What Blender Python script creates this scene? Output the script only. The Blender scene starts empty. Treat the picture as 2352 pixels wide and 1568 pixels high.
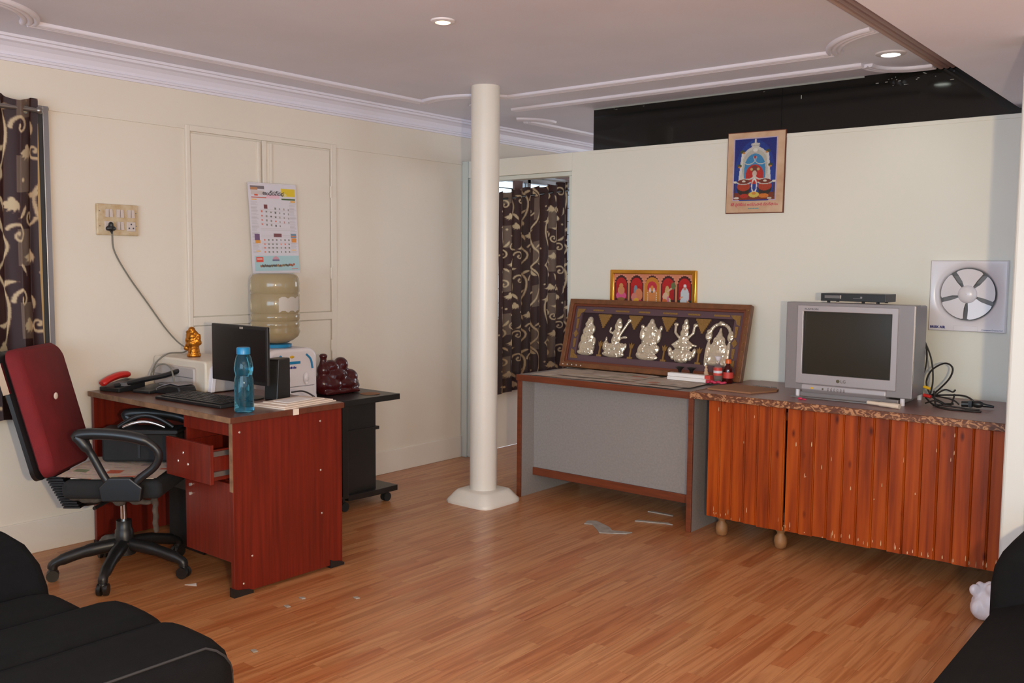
import bpy, bmesh, math, random
import numpy as np
from mathutils import Vector, Matrix, Euler
random.seed(7); np.random.seed(7)
scene = bpy.context.scene
COL = scene.collection

# ------------------------------------------------------------------ camera
def cam_axes(yaw, p, r):
    f = Vector((-math.sin(yaw)*math.cos(p), math.cos(yaw)*math.cos(p), -math.sin(p)))
    ri = Vector((math.cos(yaw), math.sin(yaw), 0)); u = ri.cross(f)
    return math.cos(r)*ri+math.sin(r)*u, -math.sin(r)*ri+math.cos(r)*u, f
_r, _u, _f = cam_axes(math.radians(39.32), math.radians(4.63), math.radians(0.498))
cd = bpy.data.cameras.new('camera'); cam = bpy.data.objects.new('camera', cd); COL.objects.link(cam)
cd.sensor_width = 36; cd.lens = 36*2124.2/2352; cd.clip_start = 0.05
M = Matrix((( _r.x, _u.x, -_f.x, 0), (_r.y, _u.y, -_f.y, 0), (_r.z, _u.z, -_f.z, 1.4), (0, 0, 0, 1)))
cam.matrix_world = M
scene.camera = cam

# ------------------------------------------------------------------ world, lights, exposure
w = bpy.data.worlds.new('world'); scene.world = w; w.use_nodes = True
w.node_tree.nodes['Background'].inputs[0].default_value = (0.66, 0.83, 1.0, 1)
w.node_tree.nodes['Background'].inputs[1].default_value = 2.2
scene.view_settings.view_transform = 'Standard'; scene.view_settings.look = 'None'
scene.view_settings.exposure = 0.07; scene.view_settings.gamma = 1; scene.view_settings.use_curve_mapping = False

def light(name, kind, loc, energy, color, size=0.1, size_y=None, target=None):
    d = bpy.data.lights.new(name, kind); o = bpy.data.objects.new(name, d); COL.objects.link(o)
    o.location = loc; d.energy = energy; d.color = color
    if kind == 'AREA':
        d.shape = 'RECTANGLE'; d.size = size; d.size_y = size_y or size
    else:
        d.shadow_soft_size = size
    if target is not None:
        o.rotation_euler = (Vector(target)-Vector(loc)).to_track_quat('-Z', 'Y').to_euler()
    return o
# the camera's flash, a hand to the right of the lens
light('camera_flash', 'POINT', (0.24, 0.18, 1.38), 206, (1.0, 0.80, 0.48), 0.03)
# daylight in the windows behind the photographer and in the room behind the partition
light('daylight_back_window', 'AREA', (-0.5, -2.12, 1.45), 128, (0.54, 0.78, 1.0), 4.2, 1.5, (-0.7, 0, 1.75))
light('daylight_right_window', 'AREA', (2.12, 0.9, 1.45), 17, (0.58, 0.78, 1.0), 3.0, 1.3, (0, 0.9, 1.8))
light('daylight_rear_room', 'AREA', (-3.0, 8.3, 1.5), 20, (0.95, 0.95, 0.95), 2.0, 1.2, (-3.6, 5, 1.5))

# ------------------------------------------------------------------ materials
def lin(c):
    c = c/255.0
    return c/12.92 if c <= 0.04045 else ((c+0.055)/1.055)**2.4
def rgb(r, g, b): return (lin(r), lin(g), lin(b), 1.0)

MATS = {}
def mat(name, color, rough=0.5, metal=0.0, spec=0.5, noise=0.0, scale=8.0, bump=0.0, bscale=60.0, stretch=None, dark=None, **kw):
    """noise-varied principled material; noise = how far the colour goes toward `dark`"""
    m = bpy.data.materials.new(name); m.use_nodes = True; MATS[name] = m
    nt = m.node_tree; b = nt.nodes['Principled BSDF']
    b.inputs['Base Color'].default_value = color; b.inputs['Roughness'].default_value = rough
    b.inputs['Metallic'].default_value = metal; b.inputs['Specular IOR Level'].default_value = spec
    for k, v in kw.items(): b.inputs[k.replace('_', ' ')].default_value = v
    if noise or bump:
        tc = nt.nodes.new('ShaderNodeTexCoord'); mp = nt.nodes.new('ShaderNodeMapping')
        nt.links.new(tc.outputs['Object'], mp.inputs[0])
        if stretch: mp.inputs['Scale'].default_value = stretch
    if noise:
        n = nt.nodes.new('ShaderNodeTexNoise'); n.inputs['Scale'].default_value = scale; n.inputs['Detail'].default_value = 5
        nt.links.new(mp.outputs[0], n.inputs['Vector'])
        r = nt.nodes.new('ShaderNodeValToRGB'); r.color_ramp.elements[0].position = 0.3; r.color_ramp.elements[1].position = 0.7
        d = dark or tuple(c*(1-noise) for c in color[:3])+(1,)
        r.color_ramp.elements[0].color = d; r.color_ramp.elements[1].color = color
        nt.links.new(n.outputs[0], r.inputs[0]); nt.links.new(r.outputs[0], b.inputs['Base Color'])
    if bump:
        n2 = nt.nodes.new('ShaderNodeTexNoise'); n2.inputs['Scale'].default_value = bscale; n2.inputs['Detail'].default_value = 3
        nt.links.new(mp.outputs[0], n2.inputs['Vector'])
        bp = nt.nodes.new('ShaderNodeBump'); bp.inputs['Strength'].default_value = bump; bp.inputs['Distance'].default_value = 0.01
        nt.links.new(n2.outputs[0], bp.inputs['Height']); nt.links.new(bp.outputs[0], b.inputs['Normal'])
    return m
def emit(name, color, strength):
    m = mat(name, color, 0.5); b = m.node_tree.nodes['Principled BSDF']
    b.inputs['Emission Color'].default_value = color; b.inputs['Emission Strength'].default_value = strength
    return m

mat('wall_paint', rgb(230, 218, 203), 0.45, noise=0.05, scale=1.6, bump=0.05, bscale=35)
mat('wall_paint_low', rgb(228, 218, 206), 0.45, noise=0.06, scale=3)
mat('partition_paint', rgb(232, 227, 214), 0.35, spec=0.3, noise=0.03, scale=1.2, bump=0.03, bscale=14)
mat('ceiling_paint', rgb(226, 224, 236), 0.6, noise=0.07, scale=2.2, bump=0.12, bscale=9)
mat('trim_paint', rgb(226, 220, 230), 0.4)
mat('shutter_grey', rgb(92, 90, 92), 0.5)
mat('brown_trim', rgb(178, 150, 140), 0.5)
mat('post_paint', rgb(196, 194, 190), 0.4)
mat('frame_wood', rgb(126, 76, 42), 0.4, noise=0.4, scale=30)
mat('frame_paint', rgb(214, 216, 206), 0.35)
mat('column_paint', rgb(232, 222, 210), 0.3, noise=0.05, scale=4)
mat('black_glass', (0.006, 0.006, 0.005, 1), 0.08, spec=0.5)
mat('glass_scuff', rgb(150, 150, 145), 0.6)
mat('rail_wood', rgb(122, 58, 30), 0.45, noise=0.35, scale=6, stretch=(1, 12, 12))
mat('desk_wood', rgb(122, 35, 21), 0.32, noise=0.42, scale=7, stretch=(9, 9, 0.35))
mat('desk_top', rgb(104, 58, 42), 0.28, noise=0.3, scale=5, stretch=(0.8, 10, 1))
mat('desk_edge', rgb(150, 112, 82), 0.6, noise=0.5, scale=25)
mat('grey_laminate', rgb(152, 144, 140), 0.42, noise=0.16, scale=90)
mat('cab_top', rgb(150, 112, 106), 0.35, noise=0.14, scale=60)
mat('black_wood', rgb(30, 27, 26), 0.35, noise=0.3, scale=9)
mat('black_plastic', rgb(30, 29, 30), 0.38)
mat('black_matte', rgb(26, 25, 26), 0.8, noise=0.3, scale=40)
mat('grey_plastic', rgb(110, 106, 106), 0.4)
mat('silver_plastic', rgb(176, 168, 170), 0.32, metal=0.35, noise=0.05, scale=7)
mat('silver_dark', rgb(140, 132, 132), 0.38, metal=0.3)
mat('white_plastic', rgb(226, 218, 222), 0.25)
mat('white_plastic_warm', rgb(214, 200, 182), 0.35)
mat('cream_plastic', rgb(226, 206, 186), 0.35)
mat('printer_grey', rgb(176, 164, 158), 0.4)
mat('blue_plastic', rgb(28, 128, 178), 0.3)
mat('chrome', (0.8, 0.8, 0.8, 1), 0.12, metal=1.0)
mat('dull_metal', rgb(150, 146, 142), 0.35, metal=0.9)
mat('screw_metal', rgb(214, 200, 188), 0.3, metal=0.6)
mat('gold', rgb(186, 116, 38), 0.25, metal=0.9, bump=0.3, bscale=120)
mat('gold_frame', rgb(226, 160, 62), 0.2, metal=0.9)
mat('gold_foil', rgb(158, 118, 62), 0.5, metal=0.3, bump=0.8, bscale=240)
mat('silver_relief', rgb(222, 208, 184), 0.22, metal=0.65, bump=0.3, bscale=75)
mat('velvet', rgb(54, 32, 36), 0.9)
mat('velvet_mount', rgb(92, 66, 72), 0.8)
mat('mahogany', rgb(74, 16, 18), 0.2, noise=0.35, scale=14)
mat('red_fabric', rgb(122, 20, 25), 0.85, noise=0.2, scale=12, bump=0.2, bscale=500)
mat('black_fabric', rgb(19, 18, 20), 0.95, spec=0.15, noise=0.25, scale=25, bump=0.35, bscale=700)
mat('black_mesh', rgb(24, 24, 25), 0.85, bump=0.4, bscale=600)
mat('piping', rgb(40, 38, 40), 0.8)
mat('jar_label', rgb(192, 180, 168), 0.5)
mat('stuffing', rgb(88, 76, 66), 0.95, noise=0.4, scale=60)
mat('window_frame_metal', rgb(150, 148, 152), 0.35, metal=0.5)
mat('window_dark', rgb(58, 60, 64), 0.4)
mat('curtain_lining', rgb(206, 178, 130), 0.8)
mat('door_wood', rgb(112, 66, 52), 0.45, noise=0.3, scale=5, stretch=(10, 10, 0.6))
mat('turned_wood', rgb(160, 112, 70), 0.55, noise=0.3, scale=20)
mat('cardboard', rgb(152, 104, 72), 0.8, noise=0.1, scale=15)
mat('paper', rgb(226, 206, 190), 0.8)
mat('paper_white', rgb(238, 230, 226), 0.75)
mat('photo_mount', rgb(214, 182, 152), 0.6, noise=0.18, scale=9, dark=rgb(188, 146, 112))
mat('brown_edge', rgb(110, 52, 26), 0.6)
mat('ink_red', rgb(206, 46, 84), 0.7)
mat('ink_blue', rgb(34, 34, 116), 0.6)
mat('ink_teal', rgb(98, 150, 150), 0.7)
mat('ink_dark', rgb(70, 66, 78), 0.7)
mat('ink_olive', rgb(88, 78, 52), 0.5)
mat('red_plastic', rgb(190, 36, 30), 0.3)
mat('orange_plastic', rgb(224, 96, 24), 0.35)
mat('yellow_plastic', rgb(222, 172, 30), 0.35)
mat('magenta_wrap', rgb(196, 40, 76), 0.35)
mat('red_label', rgb(206, 66, 56), 0.5)
mat('syrup', rgb(66, 14, 10), 0.12)
mat('screen_glass', rgb(50, 45, 37), 0.3, spec=0.25)
mat('monitor_screen', rgb(24, 22, 23), 0.3)
mat('cable_black', rgb(34, 27, 24), 0.5)
mat('cable_grey', rgb(124, 118, 106), 0.5)
mat('marble_chip', rgb(170, 160, 150), 0.6, noise=0.3, scale=30)
mat('plug_white', rgb(206, 190, 182), 0.35)
mat('switch_plate', rgb(208, 190, 160), 0.4, noise=0.22, scale=30, dark=rgb(186, 154, 112))
mat('scuff_white', rgb(206, 168, 128), 0.7)
mat('jar_water', rgb(186, 166, 130), 0.12, Transmission_Weight=0.4, IOR=1.45)
mat('bottle_blue', rgb(96, 190, 222), 0.04, Transmission_Weight=0.95, IOR=1.33)
mat('bottle_clear', rgb(236, 226, 222), 0.05, Transmission_Weight=0.9, IOR=1.1)
mat('window_glass', rgb(245, 245, 240), 0.02, Transmission_Weight=1.0, IOR=1.02)
mat('plastic_bag', rgb(236, 228, 232), 0.35)
emit('lamp_warm', (1.0, 0.80, 0.45, 1), 4)
emit('lamp_white', (0.92, 1.0, 0.88, 1), 8)

def print_mat(name, rough=0.5, trans=0.0):
    m = mat(name, (1, 1, 1, 1), rough); nt = m.node_tree
    a = nt.nodes.new('ShaderNodeAttribute'); a.attribute_name = 'print'
    b = nt.nodes['Principled BSDF']
    nt.links.new(a.outputs['Color'], b.inputs['Base Color'])
    if trans:
        t = nt.nodes.new('ShaderNodeBsdfTranslucent'); nt.links.new(a.outputs['Color'], t.inputs['Color'])
        mx = nt.nodes.new('ShaderNodeMixShader'); mx.inputs[0].default_value = trans
        nt.links.new(b.outputs[0], mx.inputs[1]); nt.links.new(t.outputs[0], mx.inputs[2])
        nt.links.new(mx.outputs[0], nt.nodes['Material Output'].inputs[0])
    return m
print_mat('print_paper', 0.5); print_mat('print_glossy', 0.25); print_mat('curtain_cloth', 0.55, 0.35); print_mat('newsprint', 0.7)

def floor_material():
    m = bpy.data.materials.new('laminate_floor'); m.use_nodes = True; MATS['laminate_floor'] = m
    nt = m.node_tree; N = nt.nodes; L = nt.links; b = N['Principled BSDF']
    g = N.new('ShaderNodeNewGeometry'); s = N.new('ShaderNodeSeparateXYZ'); c = N.new('ShaderNodeCombineXYZ')
    L.new(g.outputs['Position'], s.inputs[0]); L.new(s.outputs['Y'], c.inputs['X']); L.new(s.outputs['X'], c.inputs['Y'])
    ad = N.new('ShaderNodeVectorMath'); ad.operation = 'ADD'; ad.inputs[1].default_value = (20, 20.02, 0); L.new(c.outputs[0], ad.inputs[0])
    bk = N.new('ShaderNodeTexBrick'); L.new(ad.outputs[0], bk.inputs['Vector'])
    bk.offset = 0.37; bk.offset_frequency = 2; bk.squash = 1.0
    bk.inputs['Scale'].default_value = 1; bk.inputs['Brick Width'].default_value = 0.40; bk.inputs['Row Height'].default_value = 0.065
    bk.inputs['Mortar Size'].default_value = 0.0006; bk.inputs['Mortar Smooth'].default_value = 0.2; bk.inputs['Bias'].default_value = -0.25
    bk.inputs['Color1'].default_value = (0, 0, 0, 1); bk.inputs['Color2'].default_value = (1, 1, 1, 1); bk.inputs['Mortar'].default_value = (0.9, 0.9, 0.9, 1)
    rp = N.new('ShaderNodeValToRGB'); e = rp.color_ramp.elements
    e[0].position = 0; e[0].color = rgb(194, 136, 90); e[1].position = 1; e[1].color = rgb(166, 96, 54)
    x = e.new(0.45); x.color = rgb(190, 128, 82); x = e.new(0.75); x.color = rgb(180, 112, 68)
    L.new(bk.outputs['Color'], rp.inputs[0])
    mp = N.new('ShaderNodeMapping'); mp.inputs['Scale'].default_value = (34, 1.3, 1); L.new(g.outputs['Position'], mp.inputs[0])
    # grain shifted per strip so it breaks at the strip joints
    sh = N.new('ShaderNodeVectorMath'); sh.operation = 'MULTIPLY_ADD'; L.new(bk.outputs['Color'], sh.inputs[0]); sh.inputs[1].default_value = (7, 13, 5)
    L.new(mp.outputs[0], sh.inputs[2])
    n = N.new('ShaderNodeTexNoise'); n.inputs['Scale'].default_value = 1.0; n.inputs['Detail'].default_value = 6; n.inputs['Distortion'].default_value = 1.6
    L.new(sh.outputs[0], n.inputs['Vector'])
    r2 = N.new('ShaderNodeValToRGB'); r2.color_ramp.elements[0].position = 0.38; r2.color_ramp.elements[0].color = (0.62, 0.48, 0.38, 1)
    r2.color_ramp.elements[1].position = 0.58; r2.color_ramp.elements[1].color = (1, 1, 1, 1); L.new(n.outputs[0], r2.inputs[0])
    mx = N.new('ShaderNodeMix'); mx.data_type = 'RGBA'; mx.blend_type = 'MULTIPLY'; mx.inputs[0].default_value = 0.75
    L.new(rp.outputs[0], mx.inputs[6]); L.new(r2.outputs[0], mx.inputs[7]); L.new(mx.outputs[2], b.inputs['Base Color'])
    b.inputs['Roughness'].default_value = 0.3; b.inputs['Specular IOR Level'].default_value = 0.45
floor_material()

def slat_material():
    m = bpy.data.materials.new('pine_slat'); m.use_nodes = True; MATS['pine_slat'] = m
    nt = m.node_tree; N = nt.nodes; L = nt.links; b = N['Principled BSDF']
    g = N.new('ShaderNodeNewGeometry'); oi = N.new('ShaderNodeObjectInfo')
    mp = N.new('ShaderNodeMapping'); mp.inputs['Scale'].default_value = (38, 38, 2.2); L.new(g.outputs['Position'], mp.inputs[0])
    n = N.new('ShaderNodeTexNoise'); n.inputs['Scale'].default_value = 0.8; n.inputs['Detail'].default_value = 4; L.new(mp.outputs[0], n.inputs['Vector'])
    rp = N.new('ShaderNodeValToRGB'); e = rp.color_ramp.elements
    e[0].position = 0.25; e[0].color = rgb(104, 36, 6); e[1].position = 0.8; e[1].color = rgb(186, 86, 18); x = e.new(0.5); x.color = rgb(152, 60, 8)
    L.new(n.outputs[0], rp.inputs[0])
    # knots
    vo = N.new('ShaderNodeTexVoronoi'); vo.inputs['Scale'].default_value = 1.0; mp2 = N.new('ShaderNodeMapping'); mp2.inputs['Scale'].default_value = (11, 1, 4.6)
    L.new(g.outputs['Position'], mp2.inputs[0]); L.new(mp2.outputs[0], vo.inputs['Vector'])
    kr = N.new('ShaderNodeValToRGB'); kr.color_ramp.elements[0].position = 0.03; kr.color_ramp.elements[0].color = (0.3, 0.18, 0.12, 1)
    kr.color_ramp.elements[1].position = 0.13; kr.color_ramp.elements[1].color = (1, 1, 1, 1); L.new(vo.outputs['Distance'], kr.inputs[0])
    mx = N.new('ShaderNodeMix'); mx.data_type = 'RGBA'; mx.blend_type = 'MULTIPLY'; mx.inputs[0].default_value = 1
    L.new(rp.outputs[0], mx.inputs[6]); L.new(kr.outputs[0], mx.inputs[7])
    hs = N.new('ShaderNodeHueSaturation'); mr = N.new('ShaderNodeMapRange'); mr.inputs[3].default_value = 0.92; mr.inputs[4].default_value = 1.06
    L.new(oi.outputs['Random'], mr.inputs[0]); L.new(mr.outputs[0], hs.inputs['Value']); L.new(mx.outputs[2], hs.inputs['Color'])
    L.new(hs.outputs[0], b.inputs['Base Color']); b.inputs['Roughness'].default_value = 0.42; b.inputs['Specular IOR Level'].default_value = 0.3
slat_material()

def carved_material():
    m = bpy.data.materials.new('carved_edge'); m.use_nodes = True; MATS['carved_edge'] = m
    nt = m.node_tree; N = nt.nodes; L = nt.links; b = N['Principled BSDF']
    g = N.new('ShaderNodeNewGeometry')
    mp = N.new('ShaderNodeMapping'); mp.inputs['Scale'].default_value = (20, 20, 34); mp.inputs['Rotation'].default_value = (0, 0.5, 0); L.new(g.outputs['Position'], mp.inputs[0])
    n = N.new('ShaderNodeTexNoise'); n.inputs['Scale'].default_value = 1.2; n.inputs['Detail'].default_value = 1; n.inputs['Distortion'].default_value = 2.5
    L.new(mp.outputs[0], n.inputs['Vector'])
    rp = N.new('ShaderNodeValToRGB'); e = rp.color_ramp.elements
    e[0].position = 0.5; e[0].color = rgb(112, 62, 34); e[1].position = 0.6; e[1].color = rgb(180, 128, 88); x = e.new(0.3); x.color = rgb(88, 46, 26)
    L.new(n.outputs[0], rp.inputs[0]); L.new(rp.outputs[0], b.inputs['Base Color']); b.inputs['Roughness'].default_value = 0.5
carved_material()

# ------------------------------------------------------------------ mesh builder
class B:
    def __init__(s): s.v = []; s.f = []
    def add(s, vs, fs):
        o = len(s.v); s.v += [tuple(p) for p in vs]; s.f += [tuple(i+o for i in f) for f in fs]; return s
    def box(s, x0, x1, y0, y1, z0, z1, m=None):
        vs = [Vector(p) for p in ((x0,y0,z0),(x1,y0,z0),(x1,y1,z0),(x0,y1,z0),(x0,y0,z1),(x1,y0,z1),(x1,y1,z1),(x0,y1,z1))]
        if m is not None: vs = [m @ p for p in vs]
        return s.add(vs, [(0,3,2,1),(4,5,6,7),(0,1,5,4),(1,2,6,5),(2,3,7,6),(3,0,4,7)])
    def prism(s, poly, a, b, axis='y', m=None):
        """poly in the plane normal to axis; swept from a to b. axis x:(y,z) y:(x,z) z:(x,y)"""
        def P(p, t):
            q = {'x': (t, p[0], p[1]), 'y': (p[0], t, p[1]), 'z': (p[0], p[1], t)}[axis]
            q = Vector(q); return m @ q if m is not None else q
        n = len(poly); vs = [P(p, a) for p in poly]+[P(p, b) for p in poly]
        fs = [tuple(range(n-1, -1, -1)), tuple(range(n, 2*n))]+[(i, (i+1) % n, (i+1) % n+n, i+n) for i in range(n)]
        return s.add(vs, fs)
    def lathe(s, prof, c=(0, 0, 0), n=24, m=None, cap=True):
        vs = []; fs = []
        for r, z in prof:
            for i in range(n):
                a = 2*math.pi*i/n; p = Vector((r*math.cos(a), r*math.sin(a), z))
                if m is not None: p = m @ p
                vs.append(Vector(c)+p)
        for k in range(len(prof)-1):
            for i in range(n):
                j = (i+1) % n; fs.append((k*n+i, k*n+j, (k+1)*n+j, (k+1)*n+i))
        if cap: fs.append(tuple(range(n-1, -1, -1))); fs.append(tuple((len(prof)-1)*n+i for i in range(n)))
        return s.add(vs, fs)
    def cyl(s, p0, p1, r, n=16, r2=None):
        p0 = Vector(p0); p1 = Vector(p1); d = p1-p0; q = d.to_track_quat('Z', 'Y').to_matrix()
        return s.lathe([(r, 0), (r if r2 is None else r2, d.length)], p0, n, q)
    def tube(s, pts, r, n=8, closed=False, rx=None):
        pts = [Vector(p) for p in pts]; N = len(pts); vs = []; fs = []
        up = Vector((0, 0, 1)); prev = None
        for i, p in enumerate(pts):
            a = pts[(i-1) % N] if (closed or i > 0) else p; b = pts[(i+1) % N] if (closed or i < N-1) else p
            t = (b-a).normalized()
            if prev is None:
                x = t.cross(up); x = t.cross(Vector((1, 0, 0))) if x.length < 1e-3 else x
            else:
                x = prev-t*prev.dot(t)
            x.normalize(); prev = x; y = t.cross(x)
            ri = r[i] if isinstance(r, (list, tuple)) else r
            for k in range(n):
                g = 2*math.pi*k/n; vs.append(p+x*math.cos(g)*ri*(rx or 1)+y*math.sin(g)*ri)
        for i in range(N if closed else N-1):
            j = (i+1) % N
            for k in range(n): l = (k+1) % n; fs.append((i*n+k, i*n+l, j*n+l, j*n+k))
        if not closed: fs.append(tuple(range(n-1, -1, -1))); fs.append(tuple((N-1)*n+k for k in range(n)))
        return s.add(vs, fs)
    def ell(s, c, r, n=14, m=None):
        r = (r, r, r) if not isinstance(r, (tuple, list)) else r; h = max(6, n*2//3)
        vs = [(0, 0, -1)]; fs = []
        for j in range(1, h):
            t = -math.pi/2+math.pi*j/h
            for i in range(n): a = 2*math.pi*i/n; vs.append((math.cos(t)*math.cos(a), math.cos(t)*math.sin(a), math.sin(t)))
        vs.append((0, 0, 1)); T = len(vs)-1
        for i in range(n):
            j = (i+1) % n; fs.append((0, 1+j, 1+i)); fs.append((T, 1+(h-2)*n+i, 1+(h-2)*n+j))
            for k in range(h-2): fs.append((1+k*n+i, 1+k*n+j, 1+(k+1)*n+j, 1+(k+1)*n+i))
        out = []
        for p in vs:
            q = Vector((p[0]*r[0], p[1]*r[1], p[2]*r[2]))
            if m is not None: q = m @ q
            out.append(Vector(c)+q)
        return s.add(out, fs)
    def sweep(s, prof, path, up=(0, 0, 1)):
        """prof [(side, up)] open polyline swept along a path lying in a horizontal plane"""
        pts = [Vector(p) for p in path]; N = len(pts); n = len(prof); vs = []; fs = []
        for i, p in enumerate(pts):
            t = (pts[min(i+1, N-1)]-pts[max(i-1, 0)]).normalized(); x = t.cross(Vector(up)).normalized()
            for a, b in prof: vs.append(p+x*a+Vector(up)*b)
        for i in range(N-1):
            for k in range(n-1): fs.append((i*n+k, i*n+k+1, (i+1)*n+k+1, (i+1)*n+k))
        fs.append(tuple(range(n))); fs.append(tuple((N-1)*n+k for k in range(n-1, -1, -1)))
        return s.add(vs, fs)
    def build(s, name, m, parent=None, world=True, smooth=False, bevel=0.0, seg=2, sub=0, label=None):
        me = bpy.data.meshes.new(name)
        off = Vector((0, 0, 0))
        if parent is not None and world:
            q = parent
            while q is not None: off = off+q.location; q = q.parent
        me.from_pydata([(p[0]-off.x, p[1]-off.y, p[2]-off.z) for p in s.v], [], s.f)
        bm = bmesh.new(); bm.from_mesh(me); bmesh.ops.recalc_face_normals(bm, faces=bm.faces); bm.to_mesh(me); bm.free()
        me.materials.append(MATS[m])
        if smooth:
            me.polygons.foreach_set('use_smooth', [True]*len(me.polygons))
            me.set_sharp_from_angle(angle=math.radians(48))
        o = bpy.data.objects.new(name, me); COL.objects.link(o)
        if parent is not None: o.parent = parent
        if bevel:
            b = o.modifiers.new('bevel', 'BEVEL'); b.width = bevel; b.segments = seg; b.limit_method = 'ANGLE'; b.angle_limit = math.radians(40)
            if smooth: pass
        if sub:
            d = o.modifiers.new('sub', 'SUBSURF'); d.levels = sub; d.render_levels = sub
        if label: o['label'] = label
        return o

def tag(o, label, cat, group=None):
    o['label'] = label; o['category'] = cat
    if group: o['group'] = group
    return o
def struct(o, label=None):
    o['kind'] = 'structure'
    if label: o['label'] = label
    return o
def thing(name, label, cat, loc=(0, 0, 0), rot=(0, 0, 0), group=None):
    o = bpy.data.objects.new(name, None); COL.objects.link(o); o.location = loc; o.rotation_euler = rot; o.empty_display_size = 0.05
    return tag(o, label, cat, group)
def dup(ob, parent=None):
    c = ob.copy(); COL.objects.link(c)
    if parent is not None: c.parent = parent
    return c
def remeshed(b, name, m, parent, voxel, world=True, smooth_it=4, label=None):
    """join overlapping lumps into one continuous surface"""
    o = b.build(name+'_src', m, None)
    md = o.modifiers.new('r', 'REMESH'); md.mode = 'VOXEL'; md.voxel_size = voxel; md.use_smooth_shade = True
    sm = o.modifiers.new('s', 'SMOOTH'); sm.iterations = smooth_it; sm.factor = 0.5
    dg = bpy.context.evaluated_depsgraph_get(); me = bpy.data.meshes.new_from_object(o.evaluated_get(dg))
    src = o.data; bpy.data.objects.remove(o); bpy.data.meshes.remove(src); me.name = name
    if parent is not None and world:
        off = Vector((0, 0, 0)); q = parent
        while q is not None: off = off+q.location; q = q.parent
        me.transform(Matrix.Translation(-off))
    r = bpy.data.objects.new(name, me); COL.objects.link(r)
    if parent is not None: r.parent = parent
    if label: r['label'] = label
    return r
def text(body, name, m, parent, origin, ux, uy, size, depth=0.0006, align='LEFT', world=True, stretch=1.0, bold=0.0):
    """lettering as thin raised print; ux, uy = reading and up directions"""
    cu = bpy.data.curves.new(name, 'FONT'); cu.body = body; cu.size = size; cu.align_x = align; cu.extrude = depth; cu.offset = bold; cu.resolution_u = 2
    t = bpy.data.objects.new(name+'_src', cu); COL.objects.link(t)
    dg = bpy.context.evaluated_depsgraph_get(); me = bpy.data.meshes.new_from_object(t.evaluated_get(dg))
    bpy.data.objects.remove(t); bpy.data.curves.remove(cu); me.name = name
    ux = Vector(ux).normalized()*stretch; uy = Vector(uy).normalized(); un = ux.cross(uy).normalized(); o = Vector(origin)
    if parent is not None and world:
        q = parent
        while q is not None: o = o-q.location; q = q.parent
    me.transform(Matrix(((ux.x, uy.x, un.x, o.x), (ux.y, uy.y, un.y, o.y), (ux.z, uy.z, un.z, o.z), (0, 0, 0, 1))))
    me.materials.clear(); me.materials.append(MATS[m])
    r = bpy.data.objects.new(name, me); COL.objects.link(r)
    if parent is not None: r.parent = parent
    return r
def curve_pts(ctrl, k=8):
    """Catmull-Rom through control points"""
    P = [Vector(p) for p in ctrl]; P = [2*P[0]-P[1]]+P+[2*P[-1]-P[-2]]; out = []
    for i in range(1, len(P)-2):
        for j in range(k):
            t = j/k; a, b, c, d = P[i-1:i+3]
            out.append(0.5*((2*b)+(c-a)*t+(2*a-5*b+4*c-d)*t*t+(3*b-a-3*c+d)*t**3))
    out.append(P[-2]); return out

# ------------------------------------------------------------------ flat print painter
class Paint:
    def __init__(s, W, H, bg):
        s.W, s.H = W, H; s.a = np.zeros((H, W, 3)); s.a[:] = bg
        s.X, s.Y = np.meshgrid((np.arange(W)+.5)/W, (np.arange(H)+.5)/H)   # y downwards, 0..1
        s.asp = W/H
    def put(s, k, c): s.a[k] = c; return s
    def rect(s, x0, y0, x1, y1, c): return s.put((s.X >= x0) & (s.X <= x1) & (s.Y >= y0) & (s.Y <= y1), c)
    def ell(s, cx, cy, rx, ry, c): return s.put(((s.X-cx)/rx)**2+((s.Y-cy)/ry)**2 <= 1, c)
    def ring(s, cx, cy, rx, ry, t, c, half=None):
        d = np.sqrt(((s.X-cx)/rx)**2+((s.Y-cy)/ry)**2); k = abs(d-1) < t
        if half == 'top': k &= s.Y < cy
        if half == 'bot': k &= s.Y > cy
        return s.put(k, c)
    def poly(s, pts, c):
        k = np.zeros(s.X.shape, bool); n = len(pts)
        for i in range(n):
            x0, y0 = pts[i]; x1, y1 = pts[(i+1) % n]
            if y0 == y1: continue
            cr = ((y0 > s.Y) != (y1 > s.Y)) & (s.X < (x1-x0)*(s.Y-y0)/(y1-y0)+x0); k ^= cr
        return s.put(k, c)
    def line(s, x0, y0, x1, y1, w, c):
        dx, dy = (x1-x0)*s.asp, y1-y0; L2 = dx*dx+dy*dy+1e-9
        t = np.clip((((s.X-x0)*s.asp)*dx+(s.Y-y0)*dy)/L2, 0, 1)
        d = np.hypot((s.X-x0)*s.asp-t*dx, s.Y-y0-t*dy); return s.put(d < w, c)
    def mesh(s, name, m, parent, origin, ux, uy, world=True, wave=None):
        """origin = top-left; ux across, uy DOWN vectors (full lengths)"""
        W, H = s.W, s.H; o = Vector(origin); ux = Vector(ux); uy = Vector(uy)
        if parent is not None and world:
            q = parent
            while q is not None: o = o-q.location; q = q.parent
        a = np.repeat(np.repeat(s.a, 1, 0), 1, 1)
        gx = np.arange(W)/(W-1); gy = np.arange(H)/(H-1)
        P = np.array(o)[None, None]+gx[None, :, None]*np.array(ux)+gy[:, None, None]*np.array(uy)
        if wave is not None: P = P+wave(gx[None, :], gy[:, None])
        idx = np.arange(W*H).reshape(H, W)
        F = np.stack([idx[:-1, :-1], idx[1:, :-1], idx[1:, 1:], idx[:-1, 1:]], -1).reshape(-1, 4)
        return grid_obj(name, m, parent, P.reshape(-1, 3), F, a.reshape(-1, 3))
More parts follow.
